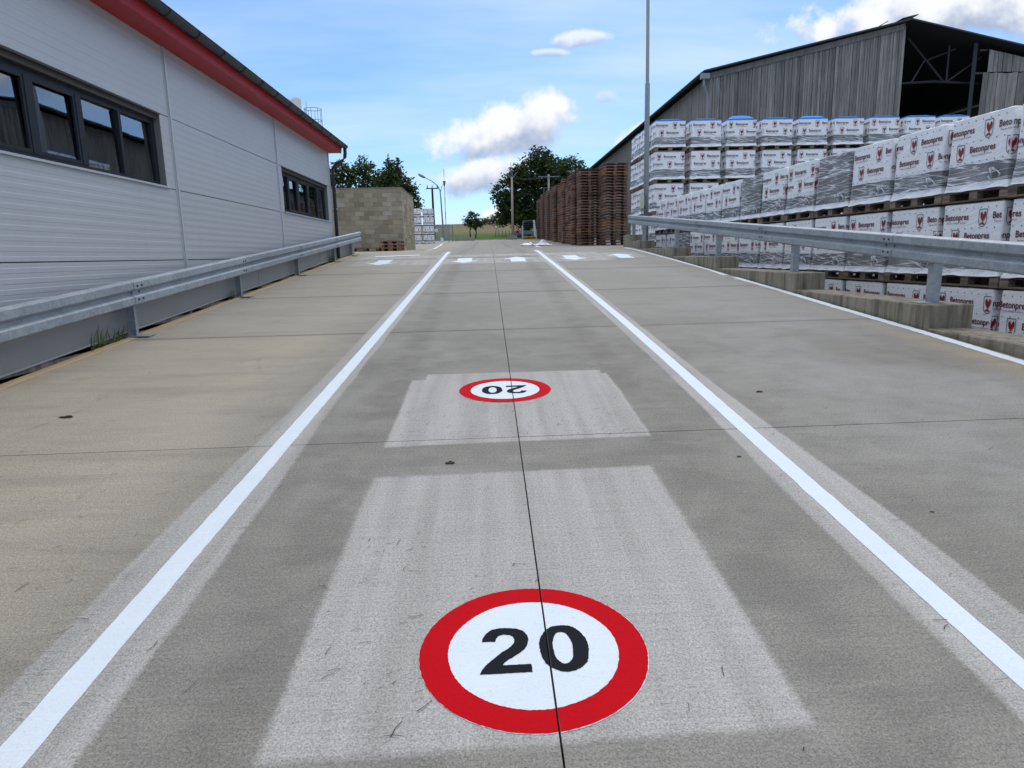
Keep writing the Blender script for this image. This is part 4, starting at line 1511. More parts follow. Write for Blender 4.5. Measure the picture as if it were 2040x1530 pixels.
MB().hexa([(BXP - 0.95, BY + 0.8, ZP - 0.02), (BXP - 0.40, BY + 0.8, ZP + 0.28), (BXP - 0.40, BY + 1.6, ZP + 0.28), (BXP - 0.95, BY + 1.6, ZP - 0.02),
           (BXP - 0.95, BY + 0.8, ZP + 0.02), (BXP - 0.40, BY + 0.8, ZP + 0.32), (BXP - 0.40, BY + 1.6, ZP + 0.32), (BXP - 0.95, BY + 1.6, ZP + 0.02)]).build('roof_flap', 'roof_sheet', roof)
bc(MB().hexa([(BXL + 0.05, BY - 0.06, ZE - 0.30), (BXP - 0.1, BY - 0.06, ZP - 0.30), (BXP - 0.1, BY - 0.035, ZP - 0.30), (BXL + 0.05, BY - 0.035, ZE - 0.30),
              (BXL + 0.05, BY - 0.06, ZE - 0.06), (BXP - 0.1, BY - 0.06, ZP - 0.06), (BXP - 0.1, BY - 0.035, ZP - 0.06), (BXL + 0.05, BY - 0.035, ZE - 0.06)]).build('barge_board', 'weathered_plank'))
bc(MB().tube([(BXL - 0.25, BY - 0.3, ZE - 0.10), (BXL - 0.25, 82, ZE - 0.10)], 0.075, 8).build('gutter', 'gutter_grey', smooth=True))
bc(MB().box(BXL - 0.32, BXL + 0.04, BY - 0.36, BY - 0.14, ZE - 0.34, ZE - 0.12).tube([(BXL - 0.18, BY - 0.25, ZE - 0.30), (BXL - 0.18, BY - 0.25, ZE - 0.6), (BXL + 0.02, BY - 0.12, ZE - 0.95), (BXL + 0.06, BY - 0.1, ZE - 1.2), (BXL + 0.06, BY - 0.1, 1.7)], 0.055, 8).build('downspout', 'pole_steel', smooth=False))
tr = MB()
yt = BY + 0.5
tr.tube([(BXP - 0.2, yt, 8.62), (BXP + 1.7, yt, 8.70), (OPR, yt, 8.58)], 0.05, 4)
tr.tube([(BXP + 0.4, yt, ZP - 0.5), (BXP + 2.2, yt, 8.66)], 0.045, 4).tube([(BXP + 0.7, yt, 8.66), (BXP + 1.2, yt, 9.55), (BXP + 2.6, yt, 10.05)], 0.035, 4).tube([(BXP + 2.3, yt, 8.66), (OPR, yt, 9.7)], 0.04, 4)
tr.tube([(BXP + 2.3, yt, 8.66), (BXP + 2.3, yt, 10.2)], 0.04, 4).tube([(OPR - 0.55, yt - 0.3, 1.7), (OPR - 0.5, yt - 0.3, 10.2)], 0.10, 4)
tr.tube([(BXP - 0.2, yt + 3, 7.0), (OPR - 0.6, yt + 3, 7.35)], 0.03, 4).tube([(BXP + 1.0, yt + 3, 6.4), (OPR - 0.4, yt + 3, 7.6)], 0.03, 4)
tr.box(OPR - 0.35, OPR, yt - 0.35, yt - 0.25, 9.85, 9.93).box(OPR - 0.45, OPR, yt - 0.35, yt - 0.25, 8.90, 8.98)
bc(tr.build('roof_truss', 'roof_sheet'))
bc(MB().box(BXL + 0.17, BXP - 0.1, BY + 0.2, BY + 0.3, 1.7, ZE - 0.5).build('inner_lining', 'interior_dark'))

# ------------------------------------------------------------------ empty pallet stacks
NPAL = [0]
far_mb = MB()


def pallet_stack(cx, cy, n, rz, where, indiv=True, ordname=''):
    z0 = gz(cy)
    for i in range(n):
        jx, jy, jr = random.uniform(-0.02, 0.02), random.uniform(-0.02, 0.02), random.uniform(-0.02, 0.02)
        if indiv:
            o = link('wooden_pallet', PALLET_ME)
            o.location = (cx + jx, cy + jy, z0 + i * 0.1445)
            o.rotation_euler = (0, 0, rz + jr)
            tag(o, f'brown empty pallet, {ORD[i + 1]} from the ground, {where}', 'pallet', 'empty wooden pallets in tall stacks')
            NPAL[0] += 1
        else:
            Mx = Matrix.Translation((cx + jx, cy + jy, z0 + i * 0.1445)) @ Matrix.Rotation(rz + jr, 4, 'Z')
            for nm, b in PB:
                far_mb.box(*b, 1 if nm == 'block' else 0, Mx)


pallet_stack(6.50, 35.4, 28, 0.0, 'tall stack beside the wrapped pallets')
pallet_stack(5.42, 36.7, 27, 0.0, 'second tall stack from the wrapped pallets')
yv = 38.2
hts = [27, 26, 27, 25, 27, 27, 26, 27, 25, 27, 27, 26, 24, 26, 27, 25, 26, 25, 26, 25, 24, 25]
for k in range(22):
    cx = 5.30 + 0.03 * random.uniform(-1, 1) - 0.0 * k
    indiv = k < 9
    pallet_stack(cx, yv, hts[k], PI / 2 if k % 4 else 0.0, f'{ORD[k + 3]} tall stack from the wrapped pallets', indiv)
    yv += 1.34
tag(far_mb.build('pallet_stacks', ['pallet_wood', 'pallet_block']), 'far end of the long row of brown empty pallet stacks', 'pallets', kind='stuff')
for i, (px, py, pz, rz, lb) in enumerate(((-3.98, 29.1, 0, PI / 2, 'bottom pallet of the low stack against the block wall corner'), (-3.97, 29.1, 1, PI / 2 + .02, 'middle pallet of the low stack against the block wall corner'),
                                          (-3.99, 29.1, 2, PI / 2 - .02, 'top pallet of the low stack against the block wall corner'), (-5.15, 29.3, 0, 0.03, 'single empty pallet lying left of the low stack at the block wall'),
                                          (-6.5, 29.4, 0, -0.02, 'empty pallet lying behind the end of the left guardrail'))):
    o = link('wooden_pallet', PALLET_ME)
    o.location = (px, py, gz(29) + pz * 0.1445)
    o.rotation_euler = (0, 0, rz)
    tag(o, lb, 'pallet')

# ------------------------------------------------------------------ concrete block wall (bay)
bw = tag(MB().box(-9.4, -3.665, 30.012, 34.98, 1.5, 4.40).build('block_wall', 'mortar'), 'square enclosure of tan concrete blocks behind the metal hall', 'wall')
BLK = MB().box(-0.197, 0.197, -0.004, 0.1, 0.0, 0.184).mesh('block', 'masonry_block')
BLK2 = MB().box(-0.222, 0.222, -0.004, 0.1, 0.0, 0.184).mesh('block', 'masonry_block')
HLF = MB().box(-0.097, 0.097, -0.004, 0.1, 0.0, 0.184).mesh('block', 'masonry_block')
for r in range(14):
    z = 1.745 + r * 0.19
    n = 9
    if r % 2 == 0:
        xs = [(-3.66 - 0.2 - 0.4 * i, BLK) for i in range(n)]
    else:
        xs = [(-3.66 - 0.1, HLF)] + [(-3.66 - 0.4 - 0.4 * i, BLK) for i in range(n - 1)]
    for (x0, me) in xs:
        o = link('block', me, bw)
        o.location = (x0, 30.0 - random.uniform(0, 0.006), z)
    for i in range(11):
        o = link('block', BLK2, bw)
        o.location = (-3.655 + random.uniform(0, 0.006), 30.23 + i * 0.45 - (0.1 if r % 2 else 0) + 0.06, z)
        o.rotation_euler = (0, 0, PI / 2)
MB().box(-9.45, -3.63, 29.97, 35.02, 4.402, 4.43).build('wall_cap', 'mortar', bw)

# far wrapped pallets beyond the bay (two stacks of four low loads)
for s, xc in enumerate((-5.35, -4.42)):
    for t in range(4):
        o = wrapped(f'small white wrapped pallet beyond the block wall, {BT[t]} of the {("left", "right")[s]} stack', 'far wrapped pallets beside the gate', (xc, 52.4, gz(52) + t * 0.645), 0.0, s + t, False, None, False)
        o.scale = (0.72, 0.72, 0.56)

# ------------------------------------------------------------------ far yard edge
gt = tag(empty('sliding_gate', (-4.0, 60, gz(60))), 'grey metal sliding gate with upright bars at the yard entrance', 'gate')


def gc(mb, name, mat):
    return mb.build(name, mat, gt)


gc(MB().box(-0.75, 0.62, -0.04, 0.04, 0.10, 0.24).box(-0.75, 0.62, -0.04, 0.04, 1.33, 1.45), 'gate_frame', 'pole_steel')
for k in range(12):
    gc(MB().box(-0.73 + k * 0.115, -0.675 + k * 0.115, -0.02, 0.02, 0.24, 1.33), 'gate_bar', 'pole_steel')
gc(MB().box(0.62, 0.74, -0.06, 0.06, 0.0, 1.46).box(0.90, 1.04, 0.2, 0.34, 0.0, 1.42), 'gate_post', 'pole_steel')
gc(MB().box(-0.05, 0.2, -0.3, -0.06, 0.0, 0.34), 'gate_motor', 'white_metal')
gc(MB().box(-0.55, -0.25, -0.05, -0.032, 0.85, 1.1), 'notice_plate', 'paper')
tag(MB().box(-3.0, -1.15, 63.0, 63.3, 2.5, 3.14).build('kerb_wall', 'plain_concrete'), 'low tan concrete wall in front of the green verge', 'wall')
fb = tag(MB().box(1.70, 2.80, 64.9, 66.2, 2.6, 3.02).box(1.95, 2.75, 65.0, 66.1, 3.02, 3.30).build('pole_footing', 'plain_concrete'), 'stepped concrete footing under the pale power pole', 'footing')
pc_ = tag(MB().tube([(2.42, 65.6, 3.302), (2.44, 65.6, 8.6)], [0.13, 0.09], 10).build('power_pole', 'pole_concrete', smooth=True), 'pale concrete power pole with V-shaped arms at the yard entrance', 'pole')
MB().tube([(1.97, 65.6, 9.0), (2.40, 65.6, 8.48), (2.48, 65.6, 8.48), (2.91, 65.6, 9.0)], 0.035, 6).build('pole_arms', 'pole_steel', pc_)
MB().tube([(2.38, 65.6, 8.5), (2.38, 65.6, 10.0)], 0.02, 5).tube([(2.49, 65.6, 8.5), (2.49, 65.6, 9.7)], 0.018, 5).build('top_rods', 'pole_steel', pc_)
hp = tag(MB().tube([(7.15, 80, 3.3), (7.2, 80, 10.4)], [0.15, 0.10], 10).build('power_pole', 'pole_concrete', smooth=True), 'pale power pole with cross-arm rising behind the pallet stacks', 'pole')
MB().box(6.0, 8.4, 79.9, 80.0, 10.1, 10.2).build('cross_arm', 'pole_steel', hp)
MB().box(6.6, 7.8, 79.85, 79.9, 8.9, 8.94).box(6.6, 7.8, 79.85, 79.9, 8.3, 8.34).box(6.6, 6.64, 79.85, 79.9, 8.34, 8.9).box(7.76, 7.8, 79.85, 79.9, 8.34, 8.9).build('bracket_frame', 'pole_steel', hp)
for k, (xa, za, xb, zb_) in enumerate(((1.97, 9.0, 6.1, 10.2), (2.91, 9.0, 8.3, 10.2), (2.44, 8.6, 7.2, 10.4))):
    pts = []
    for j in range(9):
        t = j / 8
        pts.append((xa + (xb - xa) * t, 65.6 + 14.4 * t, za + (zb_ - za) * t - 1.6 * t * (1 - t)))
    tag(MB().tube(pts, 0.012, 4).build('power_line', 'pole_black'), ('wire from the left arm of the pale power pole', 'wire from the right arm of the pale power pole', 'wire from the top of the pale power pole')[k], 'wire')
bp = tag(MB().tube([(-5.5, 72, 3.0), (-5.53, 72, 8.3)], [0.14, 0.10], 8).build('power_pole', 'pole_black', smooth=True), 'black power pole with three insulators on its cross-arm', 'pole')
MB().box(-6.15, -4.90, 71.95, 72.05, 8.28, 8.38).build('cross_arm', 'pole_black', bp)
for xo in (-6.02, -5.53, -5.02):
    MB().tube([(xo, 72, 8.38), (xo, 72, 8.5), (xo, 72, 8.72)], [0.06, 0.05, 0.02], 6).build('insulator', 'pole_black', bp)
sl = tag(MB().tube([(-4.15, 66, 2.9), (-4.3, 66, 6.9), (-4.35, 66, 7.6), (-4.55, 66, 8.0), (-5.1, 66, 8.45), (-5.75, 66, 8.78)], [0.08, 0.06, 0.05, 0.045, 0.04, 0.035], 8).build('street_lamp', 'pole_steel', smooth=True), 'curved grey street lamp leaning out left above the gate', 'street lamp')
lh = MB()
lh.tube([(-5.70, 66, 8.76), (-5.95, 66, 8.88), (-6.2, 66, 9.03), (-6.32, 66, 9.1)], [0.07, 0.13, 0.12, 0.05], 8)
lh.build('lamp_head', 'pole_steel', sl, smooth=True)
MB().tube([(-4.32, 66.2, 7.4), (-4.2, 66.2, 7.9), (-3.9, 66.2, 8.3)], 0.03, 6).build('second_arm', 'pole_steel', sl)
ms = MB()
for k in range(9):
    ms.tube([(-4.45, 75, 3.2 + k * 0.75), (-4.45, 75, 3.95 + k * 0.75)], 0.055 - 0.003 * k, 6, k % 2, False)
ma = tag(ms.build('radio_mast', ['white_metal', 'mast_red']), 'thin red and white banded mast beside the street lamp', 'mast')
MB().tube([(-4.45, 75, 8.8), (-4.45, 75, 9.35)], [0.05, 0.17], 8).tube([(-4.45, 75, 9.95), (-4.45, 75, 10.6)], 0.03, 5).build('antenna', 'pole_steel', ma)
mg = tag(empty('mesh_gate', (3.4, 66, gz(66))), 'open grey wire mesh gate leaf by the white gatepost', 'gate')
MB().box(0, 0.06, -0.03, 0.03, 0, 1.72).box(1.02, 1.07, -0.03, 0.03, 0, 1.72).box(0.06, 1.02, -0.03, 0.03, 1.67, 1.72).box(0.06, 1.02, -0.03, 0.03, 0.06, 0.11).build('gate_frame', 'pole_steel', mg)
for k in range(8):
    MB().box(0.06, 1.02, -0.006, 0.006, 0.28 + k * 0.18, 0.292 + k * 0.18).build('mesh_wire', 'pole_steel', mg)
MB().box(-0.10, -0.03, -0.4, -0.34, 0.0, 1.25).build('latch_post', 'white_metal', mg)
tag(MB().hexa([(4.38, 63.9, 2.7), (4.60, 63.9, 2.7), (4.60, 64.2, 2.7), (4.38, 64.2, 2.7), (4.27, 63.9, 4.58), (4.43, 63.9, 4.62), (4.43, 64.2, 4.62), (4.27, 64.2, 4.58)]).build('gatepost', 'white_metal'), 'leaning white gatepost at the end of the pallet stacks', 'post')
yb_ = tag(MB().box(3.25, 4.45, 63.2, 63.7, 2.78, 2.90).build('barrier_block', 'yellow_paint'), 'low yellow and black striped barrier block by the mesh gate', 'barrier')
MB().box(3.27, 4.43, 63.22, 63.68, 2.902, 3.0).build('black_stripe', 'black_paint', yb_)
MB().box(3.3, 4.4, 63.24, 63.66, 3.002, 3.10).build('yellow_top', 'yellow_paint', yb_)
tl = tag(empty('flat_trailer', (3.9, 72, gz(72))), 'low blue-grey flat trailer parked outside the gate', 'trailer')
MB().box(-1.2, 1.2, -0.6, 0.6, 0.36, 0.56).build('trailer_bed', 'trailer_blue', tl)
MB().box(-1.2, 1.2, -0.62, -0.60, 0.56, 0.72).build('side_board', 'trailer_blue', tl)
for xo in (-0.6, 0.5):
    MB().tube([(xo, -0.55, 0.22), (xo, -0.40, 0.22)], 0.22, 12).build('wheel', 'pole_black', tl)
sg = tag(MB().tube([(1.0, 78, 3.3), (1.0, 78, 5.0)], 0.03, 6).build('warning_sign', 'pole_steel'), 'small white triangular sign with red border in the field', 'sign')
MB().add([(0.70, 77.95, 4.75), (1.30, 77.95, 4.75), (1.0, 77.95, 4.25), (0.70, 77.97, 4.75), (1.30, 77.97, 4.75), (1.0, 77.97, 4.25)], [(0, 2, 1), (3, 4, 5), (0, 1, 4, 3), (1, 2, 5, 4), (2, 0, 3, 5)]).build('sign_border', 'mast_red', sg)
MB().add([(0.80, 77.945, 4.70), (1.20, 77.945, 4.70), (1.0, 77.945, 4.37)], [(0, 2, 1)]).build('sign_face', 'white_metal', sg)
fn = tag(empty('field_fence', (1.5, 79, gz(79))), 'thin wire fence along the edge of the dry field', 'fence')
for k in range(9):
    MB().box(-0.6 + k * 0.4, -0.56 + k * 0.4, -0.02, 0.02, -0.1, 0.75).build('fence_post', 'bark', fn)
MB().tube([(-0.6, 0, 0.7), (2.7, 0, 0.7)], 0.012, 4).tube([(-0.6, 0, 0.4), (2.7, 0, 0.4)], 0.012, 4).build('fence_wire', 'pole_steel', fn)


# ------------------------------------------------------------------ crouching person by the pole
def person():
    root = tag(empty('person', (2.95, 66.8, gz(66.8))), 'person in red top and blue trousers crouching beside the pale power pole', 'person')

    def skin(name, verts, edges, rad, mat, parent):
        me = bpy.data.meshes.new(name)
        me.from_pydata(verts, edges, [])
        o = link(name, me, None)
        sk = o.modifiers.new('s', 'SKIN')
        me.skin_vertices[0].data[0].use_root = True
        for i, r in enumerate(rad):
            me.skin_vertices[0].data[i].radius = (r, r)
        o.modifiers.new('u', 'SUBSURF').levels = 2
        bpy.context.view_layer.update()
        dg = bpy.context.evaluated_depsgraph_get()
        m2 = bpy.data.meshes.new_from_object(o.evaluated_get(dg))
        bpy.data.objects.remove(o)
        m2.materials.clear()
        m2.materials.append(MATS[mat])
        m2.polygons.foreach_set('use_smooth', [True] * len(m2.polygons))
        return link(name, m2, parent)
    V = [(0, 0, 0.36), (-0.06, 0, 0.60), (-0.06, 0, 0.82), (-0.03, 0, 0.92), (0.0, 0, 1.02), (0.01, 0, 1.12),
         (-0.04, 0.17, 0.80), (0.12, 0.19, 0.62), (0.33, 0.14, 0.60), (0.42, 0.12, 0.60), (-0.04, -0.17, 0.80), (0.12, -0.19, 0.62), (0.33, -0.14, 0.60), (0.42, -0.12, 0.60),
         (0.08, 0.10, 0.36), (0.42, 0.16, 0.44), (0.30, 0.15, 0.08), (0.42, 0.16, 0.04), (0.08, -0.10, 0.36), (0.42, -0.16, 0.44), (0.30, -0.15, 0.08), (0.42, -0.16, 0.04)]
    E = [(0, 1), (1, 2), (2, 3), (3, 4), (4, 5), (2, 6), (6, 7), (7, 8), (8, 9), (2, 10), (10, 11), (11, 12), (12, 13), (0, 14), (14, 15), (15, 16), (16, 17), (0, 18), (18, 19), (19, 20), (20, 21)]
    R = [.14, .14, .13, .06, .09, .07, .065, .05, .04, .04, .065, .05, .04, .04, .10, .075, .05, .045, .10, .075, .05, .045]
    b = skin('body', V, E, R, 'skin', root)
    skin('shirt', [(0, 0, 0.42), (-0.06, 0, 0.60), (-0.06, 0, 0.83), (-0.04, 0.18, 0.80), (0.12, 0.20, 0.63), (-0.04, -0.18, 0.80), (0.12, -0.20, 0.63)], [(0, 1), (1, 2), (2, 3), (3, 4), (2, 5), (5, 6)], [.17, .17, .15, .09, .075, .09, .075], 'red_cloth', root)
    skin('trousers', [(0, 0, 0.36), (0.08, 0.10, 0.36), (0.42, 0.16, 0.44), (0.30, 0.15, 0.11), (0.08, -0.10, 0.36), (0.42, -0.16, 0.44), (0.30, -0.15, 0.11)], [(0, 1), (1, 2), (2, 3), (0, 4), (4, 5), (5, 6)], [.16, .125, .10, .075, .125, .10, .075], 'blue_cloth', root)
    return root


person()

# crumpled plastic on the plaza
mb = MB()
rp = random.Random(3)
N = 14
for j in range(N):
    for i in range(N):
        a, b = i / (N - 1) - .5, j / (N - 1) - .5
        lump = 0.34 * math.exp(-((a - 0.22) ** 2 + b ** 2) / 0.02) + 0.12 * math.exp(-((a + 0.3) ** 2 + (b - .2) ** 2) / 0.03)
        mb.v.append((a * 1.7 + rp.uniform(-.05, .05), b * 1.3 * (1 - 0.6 * abs(a)) + rp.uniform(-.05, .05), 0.015 + lump + abs(rp.gauss(0, 0.025))))
for j in range(N - 1):
    for i in range(N - 1):
        if rp.random() < 0.06:
            continue
        mb.f.append((j * N + i, j * N + i + 1, (j + 1) * N + i + 1, (j + 1) * N + i)); mb.mi.append(0)
o = tag(mb.build('plastic_sheet', 'plastic_sheet'), 'crumpled white plastic sheet lying at the top of the right lane line', 'plastic sheet')
o.location = (2.75, 39.0, gz(39))

# silos behind the hall
si = tag(empty('silo', (-11.0, 42, 2.0)), 'slim white twin silo pipes showing above the hall roof', 'silo')
for k, xo in enumerate((0.12, -0.45)):
    MB().tube([(xo, 0.3 * k, 0), (xo, 0.3 * k, 8.62), (xo, 0.3 * k, 8.70)], [0.27, 0.27, 0.24], 20).build('silo_tube', 'white_metal', si, smooth=False)
s2 = tag(MB().tube([(-10.12, 42.6, 2.0), (-10.12, 42.6, 9.0), (-10.12, 42.6, 9.2)], [0.42, 0.42, 0.3], 20).build('silo', 'white_metal'), 'white silo with a round handrail above the hall roof', 'silo')
rl = MB()
for zv in (9.55, 10.2):
    rl.tube([(-10.12 + 0.50 * math.cos(w), 42.6 + 0.46 * math.sin(w), zv) for w in [2 * PI * j / 20 for j in range(21)]], 0.018, 5)
for j in range(8):
    w = 2 * PI * j / 8
    rl.tube([(-10.12 + 0.50 * math.cos(w), 42.6 + 0.46 * math.sin(w), 8.9), (-10.12 + 0.50 * math.cos(w), 42.6 + 0.46 * math.sin(w), 10.2)], 0.015, 5)
rl.build('handrail', 'pole_steel', s2)


# ------------------------------------------------------------------ trees
def tree(name, label, x, y, trunk_h, blobs, mat, leaf=0.26, dens=55, seed=1, group=None, trunk_r=0.28, stems=1, z=None):
    """blobs: (dx, dy, z above base, rx, rz)"""
    rg = random.Random(seed)
    z0 = ground_z(x, y) if z is None else z
    root = tag(empty(name, (x, y, z0)), label, 'tree', group)
    tk = MB()
    for s in range(stems):
        ox = (s - (stems - 1) / 2) * 0.55
        tk.tube([(ox, 0, -0.2), (ox * 1.1 + rg.uniform(-.1, .1), 0, trunk_h * 0.5), (ox + rg.uniform(-.2, .2), 0, trunk_h)], [trunk_r * 1.15, trunk_r * 0.85, trunk_r * 0.6], 8)
        for (bx, by, bz, rx, rz) in blobs:
            if stems > 1 and (bx - ox) * ox < -0.3:
                continue
            a = Vector((ox, 0, trunk_h * rg.uniform(0.55, 1.0)))
            b = Vector((bx, by, bz))
            mid = a.lerp(b, 0.5) + Vector((rg.uniform(-.3, .3), rg.uniform(-.3, .3), rg.uniform(0, .4))) * min(1, trunk_r * 4)
            tk.tube([a, mid, b], [trunk_r * 0.5, trunk_r * 0.28, trunk_r * 0.10], 6)
    tk.build('trunk', 'bark', root, smooth=True)
    cr = MB()
    for (bx, by, bz, rx, rz) in blobs:
        n = int(dens * rx * rx * (rz / rx + 1) * 2.0)
        # leaf clumps near the blob's surface, each a spray of small leaves
        ncl = max(10, int(n / 4.6))
        for c in range(ncl):
            while True:
                d = Vector((rg.gauss(0, 1), rg.gauss(0, 1), rg.gauss(0, 1)))
                if d.length > 0.1:
                    break
            d.normalize()
            rr = rg.uniform(0.25, 1.06) ** 0.6
            if mnoise.noise(d * 2.1 + Vector((bx, bz, seed))) < -0.36:
                continue
            cc = Vector((bx + d.x * rx * rr, by + d.y * rx * rr, bz + d.z * rz * rr))
            cs = rg.uniform(0.6, 1.25) * leaf * 1.9
            for q in range(rg.randint(9, 14)):
                p = cc + Vector((rg.gauss(0, .55), rg.gauss(0, .55), rg.gauss(0, .42))) * cs
                s = leaf * rg.uniform(0.55, 1.15)
                ax = Vector((rg.uniform(-1, 1), rg.uniform(-1, 1), rg.uniform(-0.7, 0.4))).normalized()
                bxv = ax.cross(Vector((rg.uniform(-1, 1), rg.uniform(-1, 1), rg.uniform(-1, 1)))).normalized()
                a_ = ax * s
                b_ = bxv * s * 0.42
                o = len(cr.v)
                cr.v += [tuple(p - a_), tuple(p + b_), tuple(p + a_), tuple(p - b_)]
                cr.f.append((o, o + 1, o + 2, o + 3)); cr.mi.append(0)
    cr.build('crown', mat, root, recalc=False)
    return root


tree('broadleaf_tree', 'big dark broadleaf tree behind the pale power pole', 5.0, 86, 4.5,
     [(-2.2, 0, 5.2, 2.0, 2.2), (-1.5, 0, 2.8, 2.0, 1.6), (0.2, 0.5, 4.0, 2.6, 2.4), (0.6, 0, 7.3, 2.2, 2.0), (1.9, 0, 8.8, 1.7, 1.6), (3.2, 0, 7.2, 2.0, 2.0), (2.6, 0.6, 4.6, 2.4, 2.2), (-0.8, 0, 7.0, 1.5, 1.4), (0.3, -0.6, 2.0, 2.2, 1.4), (-3.0, 0, 4.3, 1.1, 1.2), (-2.9, 0, 2.2, 0.9, 1.0)], 'leaf_dark', 0.26, 52, 11, 'tall trees beyond the pallet stacks', 0.38)
tree('broadleaf_tree', 'dark tree with a lighter round crown above the pallet stacks', 10.2, 88, 4.0,
     [(-1.4, 0, 6.3, 1.6, 1.6), (0.3, 0, 7.8, 1.8, 1.7), (1.9, 0, 6.8, 1.4, 1.5), (0.6, 0, 5.0, 2.2, 1.8), (-1.0, 0, 4.0, 1.6, 1.6), (2.3, 0, 5.2, 1.2, 1.3)], 'leaf_mid', 0.25, 50, 12, 'tall trees beyond the pallet stacks', 0.32)
tree('broadleaf_tree', 'dark tree just behind the hall downspout', -14.6, 70, 4.0,
     [(-0.6, 0, 5.6, 1.4, 1.8), (0.3, 0, 7.0, 0.9, 1.2), (-0.4, 0, 3.6, 1.5, 1.6), (-1.6, 0, 6.4, 1.2, 1.5)], 'leaf_dark', 0.24, 60, 13, 'trees behind the block enclosure', 0.28, z=2.9)
tree('broadleaf_tree', 'lighter gappy tree between the two dark trees behind the block enclosure', -12.2, 71, 4.2,
     [(-0.5, 0, 7.4, 0.8, 1.1), (0.45, 0, 7.2, 0.7, 1.2), (-1.2, 0, 6.2, 0.8, 0.8), (0.2, 0, 5.7, 1.2, 1.0), (0.9, 0, 4.6, 1.1, 1.0), (-0.9, 0, 4.6, 0.9, 0.8)], 'leaf_mid', 0.22, 62, 14, 'trees behind the block enclosure', 0.22, z=2.9)
tree('broadleaf_tree', 'dense dark conical tree above the corner of the block enclosure', -9.2, 70, 3.6,
     [(0.0, 0, 7.2, 0.9, 1.2), (-0.7, 0, 6.0, 1.3, 1.2), (0.6, 0, 5.8, 1.2, 1.2), (0.0, 0, 4.6, 1.9, 1.3), (1.3, 0, 4.4, 1.2, 1.2), (-1.0, 0, 4.2, 1.3, 1.2), (1.7, 0, 3.4, 0.9, 0.9), (0.3, 0, 3.4, 1.8, 1.2)], 'leaf_dark', 0.24, 66, 15, 'trees behind the block enclosure', 0.30, z=2.9)
tree('small_tree', 'small round double-stemmed tree alone on the green verge', -1.62, 78, 1.3,
     [(0.0, 0, 2.2, 0.72, 0.75), (-0.55, 0, 1.75, 0.55, 0.5), (0.6, 0, 1.75, 0.62, 0.5), (0.1, 0, 1.45, 0.7, 0.42), (0.85, 0, 1.45, 0.4, 0.35)], 'leaf_dark', 0.13, 150, 16, None, 0.07, 2)
for i, (tx, ty, hh, mt, lb) in enumerate(((2.6, 190, 3.4, 'leaf_brown', 'brownish bush on the skyline left of the big tree'), (-0.6, 210, 2.2, 'leaf_mid', 'low green bush on the skyline beside the small tree'),
                                         (5.0, 185, 3.0, 'leaf_dark', 'dark bush on the skyline at the foot of the big tree'), (9.0, 120, 3.0, 'leaf_mid', 'green bush below the big tree behind the mesh gate'))):
    tree('bush', lb, tx, ty, hh * 0.35, [(0, 0, hh * 0.55, hh * 0.5, hh * 0.42), (-hh * 0.4, 0, hh * 0.4, hh * 0.36, hh * 0.32), (hh * 0.45, 0, hh * 0.4, hh * 0.36, hh * 0.34)], mt, 0.26, 40, 30 + i, None, 0.12)


# ------------------------------------------------------------------ weeds and litter
def tuft(x, y, z, n, hgt, label, seed):
    rg = random.Random(seed)
    root = tag(empty('grass_tuft', (x, y, z)), label, 'grass')
    mb = MB()
    for k in range(n):
        bx, by = rg.uniform(-.03, .03), rg.uniform(-.16, .16)
        h = hgt * rg.uniform(0.5, 1.0)
        lx, ly = rg.uniform(-0.01, 0.10), rg.uniform(-0.09, 0.09)
        w = 0.006
        a = rg.uniform(0, PI)
        wx, wy = w * math.cos(a), w * math.sin(a)
        mb.add([(bx - wx, by - wy, 0), (bx + wx, by + wy, 0), (bx + lx * .35 + wx * .8, by + ly * .35 + wy * .8, h * .6), (bx + lx * .35 - wx * .8, by + ly * .35 - wy * .8, h * .6), (bx + lx, by + ly, h)], [(0, 1, 2, 3), (3, 2, 4)])
    mb.build('blades', 'grass_blade', root, recalc=False)


tuft(-4.44, 7.72, 7.72 * SL - 0.02, 16, 0.34, 'tall grass tuft against the hall plinth, nearest the camera', 1)
tuft(-4.44, 8.15, 8.15 * SL - 0.02, 22, 0.24, 'bushy grass tuft just before the nearest visible rail post', 2)
tuft(-4.44, 11.9, 11.9 * SL - 0.02, 22, 0.20, 'small grass tuft at the second rail post along the hall', 3)
tuft(-4.43, 19.5, 19.5 * SL - 0.02, 34, 0.30, 'dark weed tuft near the far end of the left guardrail', 4)

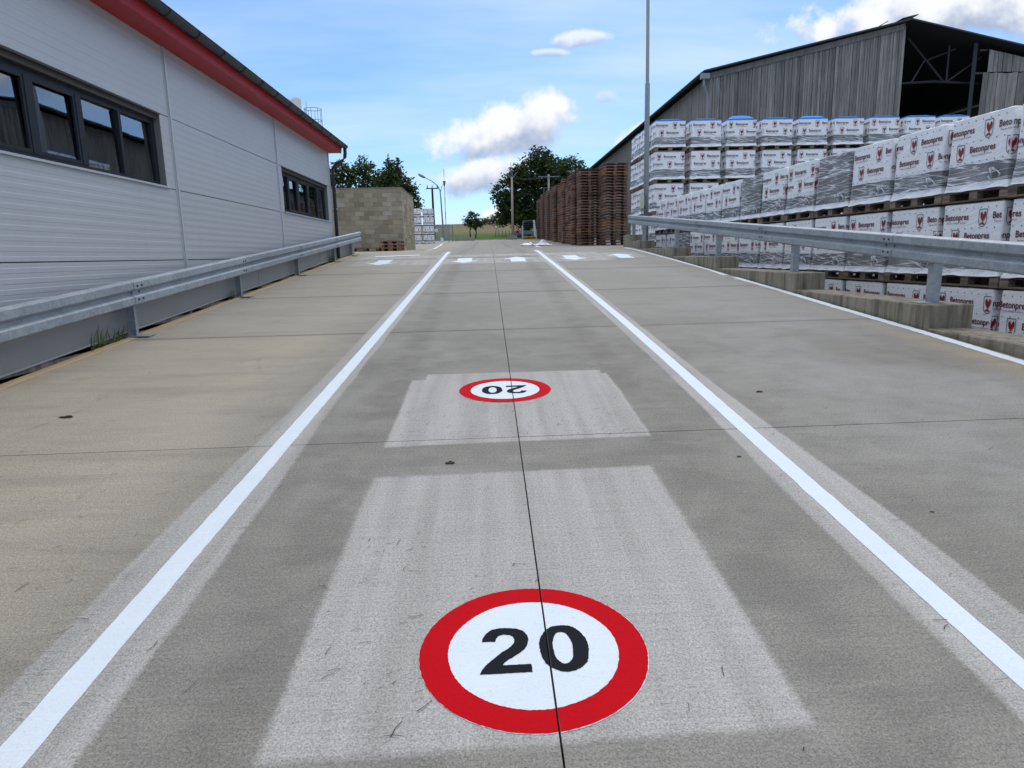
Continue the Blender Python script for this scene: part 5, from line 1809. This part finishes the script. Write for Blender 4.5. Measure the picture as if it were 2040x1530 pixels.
rg = random.Random(21)
mb = MB()
zones = [((-4.2, 4.8), (1.2, 8.0), 420), ((-1.62, -1.18), (1.4, 6.0), 120), ((-0.66, 0.3), (1.7, 3.0), 70), ((-0.66, 1.02), (4.35, 5.25), 170), ((1.53, 1.94), (1.5, 5), 20), ((-3.6, -1.7), (1.7, 4.5), 110)]
for ((xa, xb), (ya, yb), n) in zones:
    for k in range(n):
        x, y = rg.uniform(xa, xb), rg.uniform(ya, yb)
        if (x - 0.115) ** 2 + (y - 2.118) ** 2 < 0.17 or (x - 0.115) ** 2 + (y - 5.52) ** 2 < 0.16:
            continue
        if abs(x + 1.37) < 0.09 or abs(x - 1.72) < 0.09:
            continue
        a = rg.uniform(0, PI) * 0.55 - 0.3
        ln = rg.choice((0.006, 0.009, 0.012, 0.016, 0.022, 0.028)) * rg.uniform(0.7, 1.2)
        bend = rg.uniform(-0.25, 0.25) * ln
        w = rg.uniform(0.0006, 0.0014)
        c, s = math.cos(a), math.sin(a)
        pts = []
        for (t, o) in ((-1, 0), (0, bend), (1, 0)):
            for sg_ in (-1, 1):
                lx, ly = t * ln, o + sg_ * w
                X, Y = x + lx * c - ly * s, y + lx * s + ly * c
                pts.append((X, Y, Y * SL + 0.005))
        mb.add(pts, [(0, 2, 3, 1), (2, 4, 5, 3)])
tag(mb.build('pine_needles', 'needle', recalc=False), 'scattered dark pine needles and straw on the ramp', 'litter', kind='stuff')
for (x, y, s, lb) in ((-3.22, 5.08, 0.038, 'dark brown clod on the left lane below the guardrail'), (-0.258, 3.895, 0.028, 'small black clod between the two speed roundels'),
                      (2.152, 5.234, 0.026, 'small dark clod on the right lane'), (1.478, 3.854, 0.014, 'tiny dark pebble left of the right lane line'), (2.141, 3.05, 0.011, 'tiny black pebble right of the right lane line')):
    bm = bmesh.new()
    bmesh.ops.create_icosphere(bm, subdivisions=2, radius=s)
    for vtx in bm.verts:
        q = mnoise.noise(vtx.co * (1.6 / s) + Vector((x, y, 0)))
        vtx.co *= 0.75 + 0.9 * q
        vtx.co.z *= 0.4
        vtx.co.y *= 0.7
        vtx.co.x *= 1.25
    me = bpy.data.meshes.new('dirt_clod')
    bm.to_mesh(me); bm.free()
    me.materials.append(MATS['soil'])
    o = tag(link('dirt_clod', me), lb, 'clod')
    o.location = (x, y, y * SL + s * 0.15)
print('pallets individual', NPAL[0], 'objects', len(bpy.data.objects))
